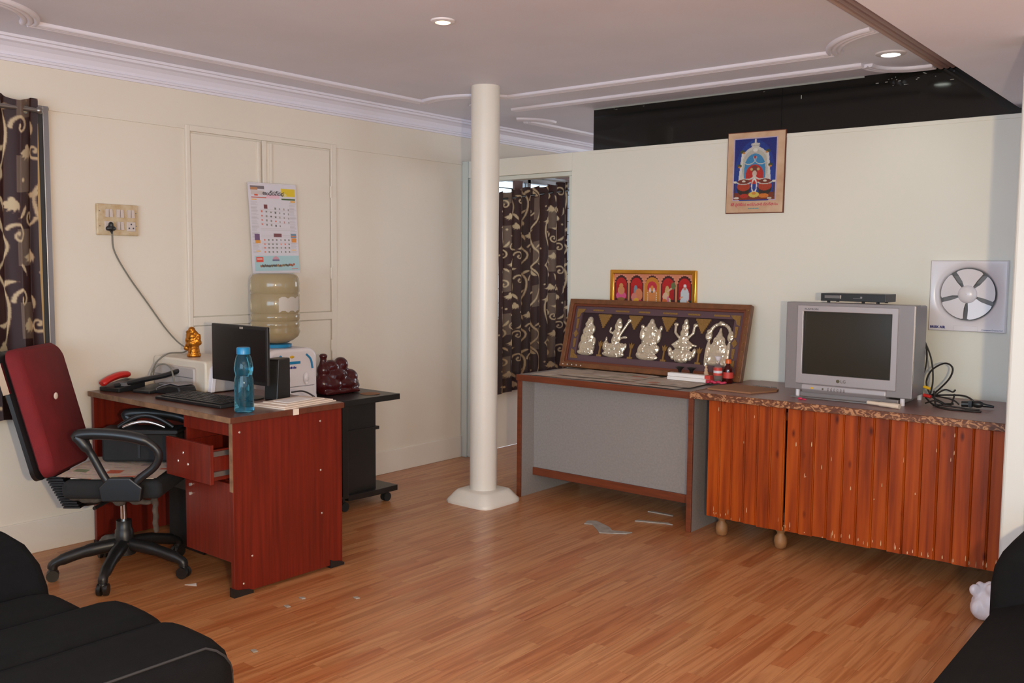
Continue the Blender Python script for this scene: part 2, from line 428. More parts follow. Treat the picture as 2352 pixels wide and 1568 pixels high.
def grid_obj(name, m, parent, P, F, C):
    me = bpy.data.meshes.new(name); me.vertices.add(len(P)); me.vertices.foreach_set('co', np.asarray(P, np.float32).ravel())
    me.loops.add(F.size); me.loops.foreach_set('vertex_index', F.ravel().astype(np.int32))
    me.polygons.add(len(F)); me.polygons.foreach_set('loop_start', np.arange(0, F.size, 4, dtype=np.int32))
    me.update(calc_edges=True); me.validate()
    me.polygons.foreach_set('use_smooth', [True]*len(me.polygons))
    at = me.color_attributes.new('print', 'FLOAT_COLOR', 'POINT')
    c = np.asarray(C, float)/255.0; c = np.where(c <= .04045, c/12.92, ((c+.055)/1.055)**2.4)
    at.data.foreach_set('color', np.concatenate([c, np.ones((len(c), 1))], 1).astype(np.float32).ravel())
    me.materials.append(MATS[m]); o = bpy.data.objects.new(name, me); COL.objects.link(o)
    if parent is not None: o.parent = parent
    return o

# ================================================================== THE SETTING
WX = -4.56; CZ = 2.435; PY = 5.0; SZ = 2.19; SX = -1.0; RX = 2.2; BY = -2.2; RY = 8.5
def wall_with_holes(b, axis, a0, a1, z0, z1, t0, t1, holes):
    """axis 'x': wall plane normal x, runs along y; holes (a0,a1,z0,z1) sorted, not overlapping"""
    def bx(p0, p1, q0, q1):
        if p1-p0 < 1e-4 or q1-q0 < 1e-4: return
        if axis == 'x': b.box(t0, t1, p0, p1, q0, q1)
        else: b.box(p0, p1, t0, t1, q0, q1)
    c = a0
    for h0, h1, k0, k1 in sorted(holes):
        bx(c, h0, z0, z1); bx(h0, h1, z0, k0); bx(h0, h1, k1, z1); c = h1
    bx(c, a1, z0, z1)
    return b
struct(B().box(WX, RX, BY, RY, -0.1, -0.012).build('floor', 'laminate_floor'), 'brown strip laminate floor')
FLOOR = bpy.data.objects['floor']
# laminate boards: 0.195 m wide, 1.2 m long, running along the left wall
pw, pl = 0.195, 1.2; k = 0; proto = None
nx = int((0.4-WX)/pw)+1
for i in range(nx):
    x0 = WX+0.003+i*pw; y = 0.2-(i*0.47 % 1.2)
    while y < 6.6:
        if y+pl > 0.8 and not (x0 > -1.2 and y > 4.9):
            if proto is None:
                proto = B().box(0.0004, pw-0.0004, 0.0004, pl-0.0004, -0.012, 0.0).build('floor_plank', 'laminate_floor', FLOOR)
                o = proto
            else:
                o = dup(proto, FLOOR)
            o.location = (x0, y, 0)
        y += pl
W1 = (0.85, 2.0, 0.98, 2.10); W2 = (5.24, 6.42, 0.95, 2.10)
struct(wall_with_holes(B(), 'x', BY, RY, 0, CZ, WX-0.15, WX, [W1, W2]).build('wall_left', 'wall_paint'))
struct(wall_with_holes(B(), 'y', WX-0.15, RX+0.15, 0, CZ, BY-0.15, BY, [(-2.6, 1.6, 0.7, 2.15)]).build('wall_back', 'wall_paint'))
struct(wall_with_holes(B(), 'x', BY, 3.6, 0, CZ, RX, RX+0.15, [(-0.6, 2.4, 0.8, 2.1)]).build('wall_right', 'wall_paint'))
struct(wall_with_holes(B(), 'y', WX-0.15, 0.0, 0, CZ, RY, RY+0.15, [(-4.0, -2.0, 0.9, 2.1)]).build('wall_rear_room', 'wall_paint'))
struct(B().box(-0.15, 0.0, PY+0.12, RY, 0, CZ).build('wall_rear_side', 'wall_paint'))
pt = B(); pt.box(-3.6, -0.45, PY, PY+0.09, 0, 2.15); pt.box(WX, -3.6, PY, PY+0.09, 2.03, 2.15)
struct(pt.build('wall_partition', 'partition_paint', bevel=0.003), 'cream painted partition wall with a doorway at its left end')
struct(B().box(-4.0, RX, PY+0.13, PY+0.2, 0, 0.001).build('trim_partition_foot', 'wall_paint')) if False else None
struct(B().box(-0.45, RX, PY, PY+0.09, 0, SZ).build('wall_nook', 'wall_paint'))
struct(B().box(WX, SX, BY, RY, CZ, CZ+0.12).build('ceiling', 'ceiling_paint'))
struct(B().box(SX, RX, BY, PY+0.125, SZ, CZ+0.12).build('ceiling_lower', 'ceiling_paint', bevel=0.004), 'lower ceiling over the near right side')
struct(B().box(SX, 0.0, PY+0.125, RY, CZ, CZ+0.12).build('ceiling_rear', 'ceiling_paint'))
# black glass band above the partition, in two sheets
bg = struct(B().box(-3.50, -2.212, PY+0.10, PY+0.12, 2.12, CZ-0.001).build('wall_glass_band', 'black_glass'), 'black glossy glass band above the partition')
B().box(-2.208, RX, PY+0.10, PY+0.12, 2.12, CZ-0.001).build('glass_sheet', 'black_glass', bg)
sc = B()
for i in range(26):
    x = random.choice([random.uniform(-3.4, -2.3), random.uniform(-1.7, -1.25), random.uniform(-1.7, -1.3)]); z = random.uniform(2.36, 2.43) if x > -1.9 else random.uniform(2.41, 2.43)
    l = random.uniform(0.004, 0.02); h = random.uniform(0.001, 0.004)
    sc.box(x, x+l, PY+0.0985, PY+0.0999, z, z+h)
sc.box(-3.5, -1.75, PY+0.093, PY+0.0999, 2.424, CZ-0.001); sc.box(-2.10, -2.095, PY+0.0985, PY+0.0999, 2.35, 2.37)
sc.build('putty_mark', 'glass_scuff', bg)['kind'] = 'stuff'
# doorway frame
df = struct(B().box(WX+0.001, WX+0.05, PY-0.018, PY-0.001, 0, 2.149).build('door_1', 'frame_paint', bevel=0.003), 'white painted door frame')
B().box(WX+0.05, WX+0.125, PY+0.0, PY+0.085, 0, 2.03).build('jamb', 'frame_paint', df, bevel=0.004)
B().box(WX+0.125, -3.601, PY+0.005, PY+0.085, 2.0, 2.029).build('head', 'frame_paint', df, bevel=0.004)
B().box(-3.625, -3.601, PY+0.005, PY+0.085, 0, 2.0).build('jamb', 'frame_paint', df, bevel=0.004)
# skirting and wall battens
struct(B().box(WX, WX+0.012, 2.8, PY-0.02, 0, 0.155).box(WX, WX+0.012, BY, 2.8, 0, 0.158).build('baseboard_left', 'wall_paint_low', bevel=0.003))
struct(B().box(WX, WX+0.010, 2.06, 2.774, 2.122, 2.134).box(WX, WX+0.010, 3.81, PY-0.02, 2.126, 2.138).build('trim_1', 'wall_paint'), 'thin board joint line on the left wall')
struct(B().box(-3.47, -0.45, PY-0.004, PY, 2.128, 2.150).build('trim_2', 'partition_paint', bevel=0.002))
# plaster cornice along the left wall
prof = [(0.0, -0.112), (0.010, -0.112), (0.012, -0.100), (0.020, -0.098), (0.022, -0.088), (0.014, -0.084), (0.016, -0.070), (0.026, -0.048), (0.042, -0.032), (0.058, -0.026), (0.060, -0.014), (0.074, -0.012), (0.076, 0.0)]
struct(B().sweep(prof, [(WX, BY, CZ), (WX, PY-0.5, CZ), (WX, RY, CZ)]).build('trim_3', 'trim_paint'), 'plaster cornice between left wall and ceiling')
# ribbed ceiling mouldings
def rib(w=0.075):
    p = [(-w/2, 0)]; n = 3
    for i in range(n):
        c = -w/2+w*(i+.5)/n; r = w/n/2
        for j in range(1, 7): a = math.pi-math.pi*j/7; p.append((c+r*math.cos(a), -0.004-0.013*math.sin(a)))
    p.append((w/2, 0)); return p
def arc(cx, cy, r, a0, a1, n=18):
    return [(cx+r*math.cos(math.radians(a0+(a1-a0)*i/n)), cy+r*math.sin(math.radians(a0+(a1-a0)*i/n)), CZ) for i in range(n+1)]
def moulding(name, path, label):
    return struct(B().sweep(rib(), path).build(name, 'trim_paint', smooth=True), label)
moulding('trim_4', [(-4.215, 1.84, CZ), (-4.215, 3.0, CZ), (-4.215, 4.23, CZ)], 'ribbed ceiling moulding along the left wall')
moulding('trim_5', arc(-4.03, 4.60, 0.40, 244, 334), 'curved corner piece of the ceiling moulding behind the column')
moulding('trim_6', [(-3.66, 4.425, CZ), (-2.6, 4.45, CZ), (-1.69, 4.465, CZ)], 'ribbed ceiling moulding along the partition')
moulding('trim_7', arc(-1.25, 4.55, 0.435, 191, 252), 'curved corner piece of the ceiling moulding beside the white downlight')
moulding('trim_8', arc(-4.30, 1.48, 0.365, 78, -5), 'curved corner piece of the ceiling moulding at the top left')
moulding('trim_9', [(-3.93, 4.80, CZ), (-2.7, 4.81, CZ), (-1.66, 4.815, CZ)], 'second ribbed ceiling moulding close to the black band')
moulding('trim_10', [tuple(p) for p in curve_pts([(-1.655, 4.825, CZ), (-1.645, 4.90, CZ), (-1.60, 4.98, CZ), (-1.52, 5.035, CZ), (-1.45, 5.05, CZ), (-1.385, 5.05, CZ)], 5)], 'curved piece of the second ceiling moulding')
moulding('trim_11', arc(-4.28, 5.32, 0.24, 300, 372, 10), 'short curved ceiling moulding above the doorway')
moulding('trim_12', [(-4.17, 5.24, CZ), (-4.17, 6.5, CZ), (-4.17, RY, CZ)], 'ribbed ceiling moulding in the room behind')
struct(B().sweep(rib(0.085), [(-1.335, BY, CZ), (-1.335, 3.0, CZ), (-1.335, 5.09, CZ)]).build('trim_13', 'brown_trim'), 'brown ribbed moulding along the lower ceiling')
# jamb and door at the right edge
struct(B().box(-0.690, -0.612, 3.55, 3.72, 0, SZ-0.001).build('wall_end_post', 'post_paint', bevel=0.012, seg=3), 'white painted post at the right edge')
d2 = struct(B().box(-0.612, 0.3, 3.60, 3.645, 0.01, 2.05).build('door_2', 'door_wood', bevel=0.003), 'brown wooden door at the right edge')
B().box(-0.5, 0.15, 3.592, 3.60, 1.2, 1.9).box(-0.5, 0.15, 3.592, 3.60, 0.2, 1.0).build('panel', 'door_wood', d2, bevel=0.004)
struct(B().box(-0.612, 0.3, 3.60, 3.645, 2.05, SZ-0.001).box(0.3, RX, 3.60, 3.72, 0, SZ-0.001).build('wall_right_end', 'wall_paint'))
# windows in the left wall
def window(name, W, label, bars=True, right_bar=0.05):
    y0, y1, z0, z1 = W
    f = B(); fx0, fx1 = WX-0.10, WX-0.05
    f.box(fx0, fx1, y0, y0+0.04, z0, z1); f.box(fx0, fx1, y1-0.04, y1, z0, z1); f.box(fx0, fx1, y0, y1, z0, z0+0.04); f.box(fx0, fx1, y0, y1, z1-0.04, z1)
    f.box(fx0, fx1, (y0+y1)/2-0.02, (y0+y1)/2+0.02, z0, z1)
    o = struct(f.build(name, 'window_frame_metal', bevel=0.002), label)
    for a, b in ((y0+0.04, (y0+y1)/2-0.02), ((y0+y1)/2+0.02, y1-0.04)):
        B().box(fx0+0.022, fx0+0.028, a, b, z0+0.04, z1-0.04).build('pane', 'window_glass', o)
    n = int((z1-z0)/0.11)
    for i in range(n):
        B().cyl((WX-0.03, y0, z0+0.06+i*0.11), (WX-0.03, y1, z0+0.06+i*0.11), 0.004, 6).build('grill_bar', 'window_dark', o)
    return o
w1 = window('window_1', W1, 'metal framed window behind the left curtain')
B().box(WX-0.02, WX+0.022, 2.0, 2.022, 0.93, 2.13).build('jamb_channel', 'window_dark', w1, bevel=0.002)
B().box(WX-0.02, WX+0.028, 2.022, 2.05, 0.93, 2.137).build('jamb_trim', 'window_frame_metal', w1, bevel=0.003)
B().box(WX-0.02, WX+0.028, 0.82, 2.022, 2.105, 2.137).build('head_trim', 'window_frame_metal', w1, bevel=0.003)
w2 = window('window_2', W2, 'barred window in the room behind the partition')
B().box(WX-0.02, WX+0.13, 5.20, 6.48, 2.10, 2.14).build('pelmet', 'door_wood', w2, bevel=0.003)
B().box(WX+0.0, WX+0.02, 5.56, 5.66, 0.95, 2.06).build('mullion', 'door_wood', w2)

# column
c = thing('column', 'round white pillar on a square bevelled base from floor to ceiling', 'column', (-3.575, 4.105, 0))
n = 48
sh = B(); prof = [(0.081, 0.075), (0.0805, 0.6), (0.082, 1.1), (0.081, 1.6), (0.083, 2.1), (0.0835, CZ-0.0005)]
sh.lathe(prof, (-3.575, 4.105, 0), 48).build('shaft', 'column_paint', c, smooth=True)
def rsq(h, z, p=7.0, n=48):
    out = []
    for i in range(n):
        t = 2*math.pi*i/n; cx, sx_ = math.cos(t), math.sin(t); r = h/((abs(cx)**p+abs(sx_)**p)**(1/p))
        out.append((-3.575+r*cx, 4.105+r*sx_, z))
    return out
ba = B(); rings = [(0.170, 0.0), (0.171, 0.012), (0.166, 0.022), (0.135, 0.062), (0.124, 0.074), (0.112, 0.078), (0.07, 0.080)]; vs = []
for h, z in rings: vs += rsq(h, z)
ba.add(vs, [tuple(range(47, -1, -1)), tuple(range(48*6, 48*7))]+[(k*48+i, k*48+(i+1) % 48, (k+1)*48+(i+1) % 48, (k+1)*48+i) for k in range(6) for i in range(48)])
ba.build('base', 'column_paint', c, smooth=True)

# recessed ceiling lamps
def downlight(x, y, z, r, m, label, e, col):
    t = thing('ceiling_downlight', label, 'ceiling lamp', (x, y, z), group='recessed ceiling lamps')
    B().lathe([(r*1.15, 0), (r*1.1, -0.006), (r*0.72, -0.010), (r*0.66, 0.0)], (x, y, z), 28, cap=False).build('rim', 'white_plastic', t, smooth=True)
    B().lathe([(r*0.68, -0.005), (r*0.4, -0.0075), (0.001, -0.008)], (x, y, z), 24, cap=False).build('lamp', m, t, smooth=True)
    d = bpy.data.lights.new('downlight_glow', 'SPOT'); o = bpy.data.objects.new('downlight_glow', d); COL.objects.link(o)
    o.location = (x, y, z-0.02); d.energy = e; d.color = col; d.spot_size = math.radians(120); d.spot_blend = 0.8; d.shadow_soft_size = r
downlight(-2.777, 2.91, CZ, 0.046, 'lamp_warm', 'warm white downlight in the middle of the ceiling', 2.5, (1.0, 0.8, 0.5))
downlight(-1.476, 4.649, CZ, 0.062, 'lamp_white', 'bright white downlight near the lower ceiling on the right', 2, (0.95, 1.0, 0.95))
downlight(-4.03, 4.55, CZ, 0.05, 'lamp_white', 'downlight half hidden behind the pillar', 1.5, (0.85, 1.0, 0.95))

# built-in wall cupboard
cu = thing('wall_cupboard', 'cream painted flush cupboard doors built into the left wall', 'cupboard', (WX+0.001, 3.29, 0.16))
x0, x1 = WX+0.001, WX+0.018
fr = B(); fr.box(x0, x1, 2.775, 2.80, 0.16, 2.144); fr.box(x0, x1, 3.765, 3.806, 0.16, 2.144); fr.box(x0, x1, 2.80, 3.765, 2.112, 2.144)
fr.box(x0, x1, 2.80, 3.765, 1.062, 1.108); fr.box(x0, x1, 3.262, 3.288, 0.16, 1.061); fr.box(x0, x1, 3.262, 3.288, 1.109, 2.111)
fr.build('frame', 'wall_paint', cu, bevel=0.003)
for (a, b_) in ((2.805, 3.258), (3.292, 3.76)):
    for (q0, q1) in ((0.17, 1.058), (1.112, 2.102)):
        B().box(x0, x0+0.010, a, b_, q0, q1).build('door', 'wall_paint', cu, bevel=0.003)
B().box(x0+0.01, x0+0.022, 3.225, 3.24, 1.2, 2.1).box(x0+0.01, x0+0.022, 3.31, 3.325, 1.2, 2.1).build('stile_bead', 'wall_paint', cu, bevel=0.002)
for z in (1.35, 1.85, 0.9):
    B().cyl((x1+0.004, 3.757, z-0.035), (x1+0.004, 3.757, z+0.035), 0.006, 8).build('hinge', 'wall_paint', cu)

# ================================================================== FURNITURE ON THE LEFT
# ---- desk
DZ = 0.768
dk = thing('office_desk', 'red-brown laminate office desk against the left wall with an open drawer', 'desk', (-3.90, 2.49, 0))
B().box(-4.50, -3.285, 2.185, 2.79, DZ-0.026, DZ).build('desk_top', 'desk_top', dk, bevel=0.002)
B().box(-4.50, -3.288, 2.1835, 2.186, DZ-0.024, DZ-0.001).build('edge_band', 'desk_edge', dk)
B().box(-3.32, -3.298, 2.20, 2.785, 0.012, DZ-0.026).build('side_panel', 'desk_wood', dk, bevel=0.0015)
B().box(-4.50, -4.478, 2.20, 2.785, 0.012, DZ-0.026).build('side_panel', 'desk_wood', dk, bevel=0.0015)
B().box(-3.3205, -3.2975, 2.1985, 2.2005, 0.45, DZ-0.027).build('edge_band', 'desk_edge', dk)
B().box(-4.478, -3.68, 2.74, 2.756, 0.06, 0.22).build('foot_rail', 'desk_wood', dk)
B().box(-4.478, -3.68, 2.62, 2.636, 0.62, DZ-0.027).build('back_rail', 'desk_wood', dk)
B().box(-3.672, -3.322, 2.205, 2.222, 0.685, DZ-0.027).build('apron', 'desk_wood', dk)
pd = B(); pd.box(-3.672, -3.656, 2.215, 2.74, 0.15, 0.684); pd.box(-3.656, -3.322, 2.724, 2.74, 0.15, 0.684); pd.box(-3.656, -3.322, 2.215, 2.724, 0.15, 0.166)
pd.box(-3.656, -3.322, 2.235, 2.724, 0.475, 0.487)
pd.build('pedestal', 'desk_wood', dk)
dr = B().box(-3.668, -3.325, 2.205, 2.222, 0.145, 0.482).build('cupboard_door', 'desk_wood', dk, bevel=0.0015)
for z in (0.435, 0.395): B().cyl((-3.62, 2.206, z), (-3.62, 2.196, z), 0.007, 12).build('lock', 'screw_metal', dr, smooth=True)
op = B().box(-3.672, -3.335, 2.118, 2.135, 0.49, 0.655).build('drawer', 'desk_wood', dk, bevel=0.0015)
db = B(); db.box(-3.655, -3.643, 2.135, 2.60, 0.50, 0.63); db.box(-3.365, -3.353, 2.135, 2.60, 0.50, 0.63); db.box(-3.643, -3.365, 2.135, 2.60, 0.50, 0.508); db.box(-3.643, -3.365, 2.588, 2.60, 0.508, 0.63)
db.build('tray', 'desk_wood', op)
for z in (0.605, 0.520): B().box(-3.352, -3.338, 2.136, 2.56, z, z+0.02).build('slide', 'dull_metal', op)
for px_, z in ((-3.535, 0.60), (-3.575, 0.56), (-3.50, 0.555)): B().ell((px_, 2.117, z), (0.006, 0.003, 0.006), 10).build('screw', 'screw_metal', op, smooth=True)
for y, z in ((2.235, 0.70), (2.66, 0.695), (2.66, 0.47), (2.665, 0.27), (2.29, 0.16), (2.245, 0.05)):
    B().ell((-3.2975, y, z), (0.002, 0.005, 0.005), 10).build('screw', 'screw_metal', dk, smooth=True)
for y0, y1 in ((2.195, 2.29), (2.71, 2.79)):
    B().prism([(y0, 0.0), (y1, 0.0), (y1, 0.012), (y1-0.02, 0.022), (y0+0.02, 0.03), (y0, 0.04)], -3.325, -3.292, 'x').build('foot_guard', 'black_plastic', dk)
    B().box(-4.503, -4.474, y0, y1, 0, 0.014).build('foot_guard', 'black_plastic', dk)

# ---- things on the desk
def on_desk(name, label, cat, x, y, rz=0): return thing(name, label, cat, (x, y, DZ), (0, 0, rz))
# printer
pr = thing('printer', 'cream and grey desktop printer at the back of the desk', 'printer', (-4.26, 2.655, DZ))
def rounded(x0, x1, z0, z1, r, n=6):
    pts = []
    for cx, cz, a0 in ((x1-r, z0+r, -90), (x1-r, z1-r, 0), (x0+r, z1-r, 90), (x0+r, z0+r, 180)):
        for i in range(n+1): a = math.radians(a0+90*i/n); pts.append((cx+r*math.cos(a), cz+r*math.sin(a)))
    return pts
B().prism(rounded(-4.49, -4.01, DZ, DZ+0.155, 0.02), 2.53, 2.78, 'y').build('body', 'white_plastic_warm', pr, bevel=0.01, seg=3, smooth=True)
B().prism(rounded(-4.46, -4.09, DZ+0.006, DZ+0.118, 0.015), 2.515, 2.535, 'y').build('front_cover', 'printer_grey', pr, bevel=0.006, smooth=True)
B().box(-4.45, -4.10, 2.512, 2.516, DZ+0.066, DZ+0.069).build('tray_slot', 'grey_plastic', pr)
B().prism([(2.56, DZ+0.004), (2.775, DZ+0.004), (2.775, DZ+0.125), (2.60, DZ+0.125), (2.575, DZ+0.11)], -4.012, -3.985, 'x').build('side_cover', 'printer_grey', pr, bevel=0.006, smooth=True)
B().prism([(2.54, DZ+0.004), (2.562, DZ+0.004), (2.577, DZ+0.112), (2.60, DZ+0.128), (2.70, DZ+0.128), (2.70, DZ+0.142), (2.58, DZ+0.142), (2.555, DZ+0.12)], -4.012, -3.980, 'x').build('side_trim', 'white_plastic', pr, bevel=0.003)
# gold figurine on the printer
gz = DZ+0.1555
g = thing('gold_figurine', 'small shiny gold figurine of embracing figures on the printer', 'figurine', (-4.27, 2.63, gz))
q = B(); gx, gy = -4.27, 2.63
q.lathe([(0.036, 0), (0.036, 0.012), (0.03, 0.02), (0.026, 0.05), (0.03, 0.07)], (gx, gy, gz), 16)
for dx, dz, r in ((0, 0.07, .030), (-.018, .085, .022), (.022, .083, .021), (.0, .105, .026), (-.022, .11, .014), (.03, .098, .014), (-.004, .138, .0185), (.014, .12, .015), (-.034, .045, .014), (-.026, .06, .014), (-.028, .128, .008), (.034, .072, .014), (.034, .112, .008), (0.006, 0.03, 0.03)):
    q.ell((gx+dx*.77, gy+dx*.63-.006, gz+dz), r, 10)
remeshed(q, 'figure', 'gold', g, 0.0045, smooth_it=2)
# telephone with red handset
ph = thing('red_telephone', 'black telephone with a red handset at the wall end of the desk', 'telephone', (-4.415, 2.31, DZ), (0, 0, 0.2))
B().prism([(-0.07, 0.0), (0.09, 0.0), (0.09, 0.05), (-0.07, 0.02)], -0.07, 0.07, 'x').build('body', 'black_plastic', ph, world=False, bevel=0.004)
B().tube(curve_pts([(-0.045, -0.075, 0.036), (-0.045, -0.03, 0.056), (-0.045, 0.03, 0.070), (-0.045, 0.085, 0.070)], 5), [0.013]+[0.017]*14+[0.013], 10, rx=1.4).build('handset', 'red_plastic', ph, world=False, smooth=True)
B().box(0.0, 0.07, -0.04, 0.03, 0.028, 0.045).build('keypad', 'grey_plastic', ph, world=False)
# second phone
p2 = thing('black_telephone', 'flat black telephone with its handset resting across it', 'telephone', (-4.255, 2.405, DZ), (0, 0, 0.2))
B().prism([(-0.09, 0.0), (0.09, 0.0), (0.09, 0.034), (-0.09, 0.014)], -0.06, 0.06, 'x').build('body', 'black_plastic', p2, world=False, bevel=0.005)
B().box(-0.01, 0.05, 0.03, 0.07, 0.031, 0.036).build('display', 'silver_dark', p2, world=False)
B().tube(curve_pts([(-0.16, -0.11, 0.028), (-0.10, -0.05, 0.045), (-0.04, 0.02, 0.062), (0.0, 0.07, 0.074), (0.05, 0.12, 0.098)], 5), 0.013, 8, rx=1.5).build('handset', 'black_plastic', p2, world=False, smooth=True)
# desktop device
dv = thing('desktop_device', 'black and silver humped desktop device left of the keyboard', 'device', (-4.105, 2.425, DZ), (0, 0, 0.1))
pr_ = [(-0.10, 0.0), (0.09, 0.0), (0.10, 0.02), (0.085, 0.045), (0.02, 0.05), (-0.05, 0.034), (-0.095, 0.018)]
B().prism(pr_, -0.05, 0.05, 'y').build('body', 'black_plastic', dv, world=False, bevel=0.012, seg=3, smooth=True)
B().prism([(-0.09, 0.022), (-0.05, 0.036), (0.02, 0.0525), (0.08, 0.048), (0.078, 0.053), (0.02, 0.058), (-0.05, 0.042), (-0.098, 0.024)], -0.044, 0.044, 'y').build('top_shell', 'silver_dark', dv, world=False, bevel=0.003, smooth=True)
B().ell((-0.092, -0.038, 0.014), (0.006, 0.008, 0.009), 10).build('shiny_button', 'chrome', dv, world=False, smooth=True)
# keyboard
kb = thing('keyboard', 'black computer keyboard in front of the monitor', 'keyboard', (-3.775, 2.365, DZ), (0, 0, 0.06))
B().prism([(-0.085, 0.0), (0.085, 0.0), (0.085, 0.024), (-0.085, 0.013)], -0.245, 0.245, 'x').build('base', 'black_plastic', kb, world=False, bevel=0.003)
ky = None
for r in range(6):
    for cidx in range(19):
        x = -0.228+cidx*0.0242; y = -0.068+r*0.0245; z = 0.015+0.011*(y+0.085)/0.17
        if ky is None: ky = B().box(0, 0.0205, 0, 0.0205, 0, 0.004).build('key', 'black_plastic', kb, world=False, bevel=0.0015, seg=1); o = ky
        else: o = dup(ky, kb)
        o.location = (x, y, z-0.001)
# monitor
mo = thing('monitor', 'black flat computer monitor facing the office chair', 'monitor', (-3.69, 2.545, DZ))
B().box(-3.928, -3.487, 2.515, 2.530, 0.848, 1.118).build('housing', 'black_plastic', mo, bevel=0.004)
B().box(-3.86, -3.56, 2.530, 2.553, 0.89, 1.07).build('rear_bulge', 'black_plastic', mo, bevel=0.01)
B().box(-3.914, -3.501, 2.5135, 2.5155, 0.866, 1.102).build('screen', 'monitor_screen', mo)
B().box(-3.695, -3.672, 2.5125, 2.5155, 1.101, 1.111).build('maker_mark', 'screw_metal', mo)
B().box(-3.73, -3.69, 2.553, 2.575, 0.775, 0.98).build('stand', 'black_plastic', mo, bevel=0.004)
B().lathe([(0.078, 0), (0.078, 0.006), (0.03, 0.012)], (-3.71, 2.56, DZ), 24).build('foot', 'black_plastic', mo, smooth=True)
# speaker
sp = thing('desk_speaker', 'upright black desktop speaker right of the monitor', 'speaker', (-3.607, 2.66, DZ), (0, 0, 0.35))
B().prism([(-0.062, 0.0), (0.05, 0.0), (0.05, 0.192), (-0.045, 0.192)], -0.036, 0.036, 'x').build('cabinet', 'black_plastic', sp, world=False, bevel=0.006, seg=3)
B().prism([(-0.066, 0.012), (-0.061, 0.012), (-0.0465, 0.182), (-0.051, 0.182)], -0.031, 0.031, 'x').build('grille', 'black_mesh', sp, world=False, bevel=0.002)
# blue water bottle
bt = thing('water_bottle', 'clear blue plastic water bottle with blue cap on the desk corner', 'bottle', (-3.378, 2.315, DZ))
pb = [(0.030, 0.0), (0.040, 0.004), (0.0415, 0.02), (0.0405, 0.05), (0.041, 0.10), (0.0405, 0.14), (0.036, 0.155), (0.036, 0.165), (0.040, 0.18), (0.040, 0.195), (0.038, 0.21), (0.033, 0.235), (0.028, 0.245), (0.026, 0.252)]
B().lathe(pb, (-3.378, 2.315, DZ), 28).build('body', 'bottle_blue', bt, smooth=True)
B().lathe([(0.0285, 0.250), (0.0285, 0.275), (0.026, 0.279)], (-3.378, 2.315, DZ), 24).build('cap', 'blue_plastic', bt, smooth=True)
# papers and folded newspapers
fp = thing('paper_stack', 'folded newspapers lying on the right end of the desk', 'newspaper', (-3.42, 2.61, DZ), (0, 0, 0.14))
for i, (a, b_, h) in enumerate(((0.105, 0.165, 0.0), (0.095, 0.155, 0.006), (0.075, 0.12, 0.012))):
    B().box(-a, a, -b_, b_, h, h+0.0055).build('paper_fold', 'paper', fp, world=False, bevel=0.001, seg=1)
B().box(-0.04, 0.05, -0.09, 0.07, 0.0178, 0.0195).build('top_sheet', 'paper_white', fp, world=False)
tag(B().box(-3.2845, -3.2825, 2.50, 2.53, DZ-0.026, DZ+0.0006).box(-3.31, -3.2825, 2.50, 2.53, DZ+0.0002, DZ+0.0010).build('paper_slip', 'paper'), 'small paper slip folded over the right edge of the desk', 'paper')
tag(B().tube(curve_pts([(-3.56, 2.70, DZ+0.03), (-3.53, 2.735, DZ+0.035), (-3.50, 2.75, DZ+0.028), (-3.47, 2.765, DZ+0.01), (-3.50, 2.775, DZ+0.005)], 6), 0.004, 6).build('speaker_cable', 'cable_black', smooth=True), 'short black speaker cable curling beside the desk speaker', 'cable')

# ---- switchboard, plug and cable
sb = thing('switchboard', 'yellowed electric switchboard on the left wall', 'switchboard', (WX, 2.383, 1.54))
B().box(WX+0.0005, WX+0.02, 2.275, 2.492, 1.540, 1.696).build('plate', 'switch_plate', sb, bevel=0.004)
for i in range(3):
    for j in range(2):
        y = 2.312+i*0.058; z = 1.568+j*0.062
        if j == 0 and i != 1:
            so = B().box(WX+0.02, WX+0.024, y, y+0.046, z-0.006, z+0.042).build('socket', 'plug_white', sb, bevel=0.003)
            for dy, dz in ((0.023, 0.030), (0.012, 0.010), (0.034, 0.010)):
                B().cyl((WX+0.0235, y+dy, z+dz), (WX+0.0246, y+dy, z+dz), 0.0042, 8).build('pin_hole', 'ink_dark', so)
        else:
            B().prism([(WX+0.02, z), (WX+0.026, z), (WX+0.031, z+0.040), (WX+0.02, z+0.040)], y+0.004, y+0.020, 'y').build('switch', 'plug_white', sb)
            B().prism([(WX+0.02, z), (WX+0.031, z), (WX+0.026, z+0.040), (WX+0.02, z+0.040)], y+0.024, y+0.040, 'y').build('switch', 'plug_white', sb)
for y, z in ((2.288, 1.66), (2.288, 1.585), (2.480, 1.655), (2.480, 1.59)): B().ell((WX+0.02, y, z), (0.002, 0.003, 0.003), 8).build('screw', 'dull_metal', sb)
pg = thing('power_plug', 'black three-pin plug and its grey cable hanging from the switchboard', 'plug', (WX+0.04, 2.335, 1.56))
pq = B(); pq.ell((WX+0.040, 2.335, 1.592), (0.016, 0.012, 0.015), 12); pq.ell((WX+0.038, 2.320, 1.573), (0.014, 0.011, 0.012), 12); pq.ell((WX+0.038, 2.350, 1.573), (0.014, 0.011, 0.012), 12)
pq.ell((WX+0.040, 2.335, 1.575), (0.016, 0.018, 0.018), 12); pq.cyl((WX+0.042, 2.335, 1.575), (WX+0.044, 2.338, 1.545), 0.006, 8)
remeshed(pq, 'plug', 'black_plastic', pg, 0.004, smooth_it=2)
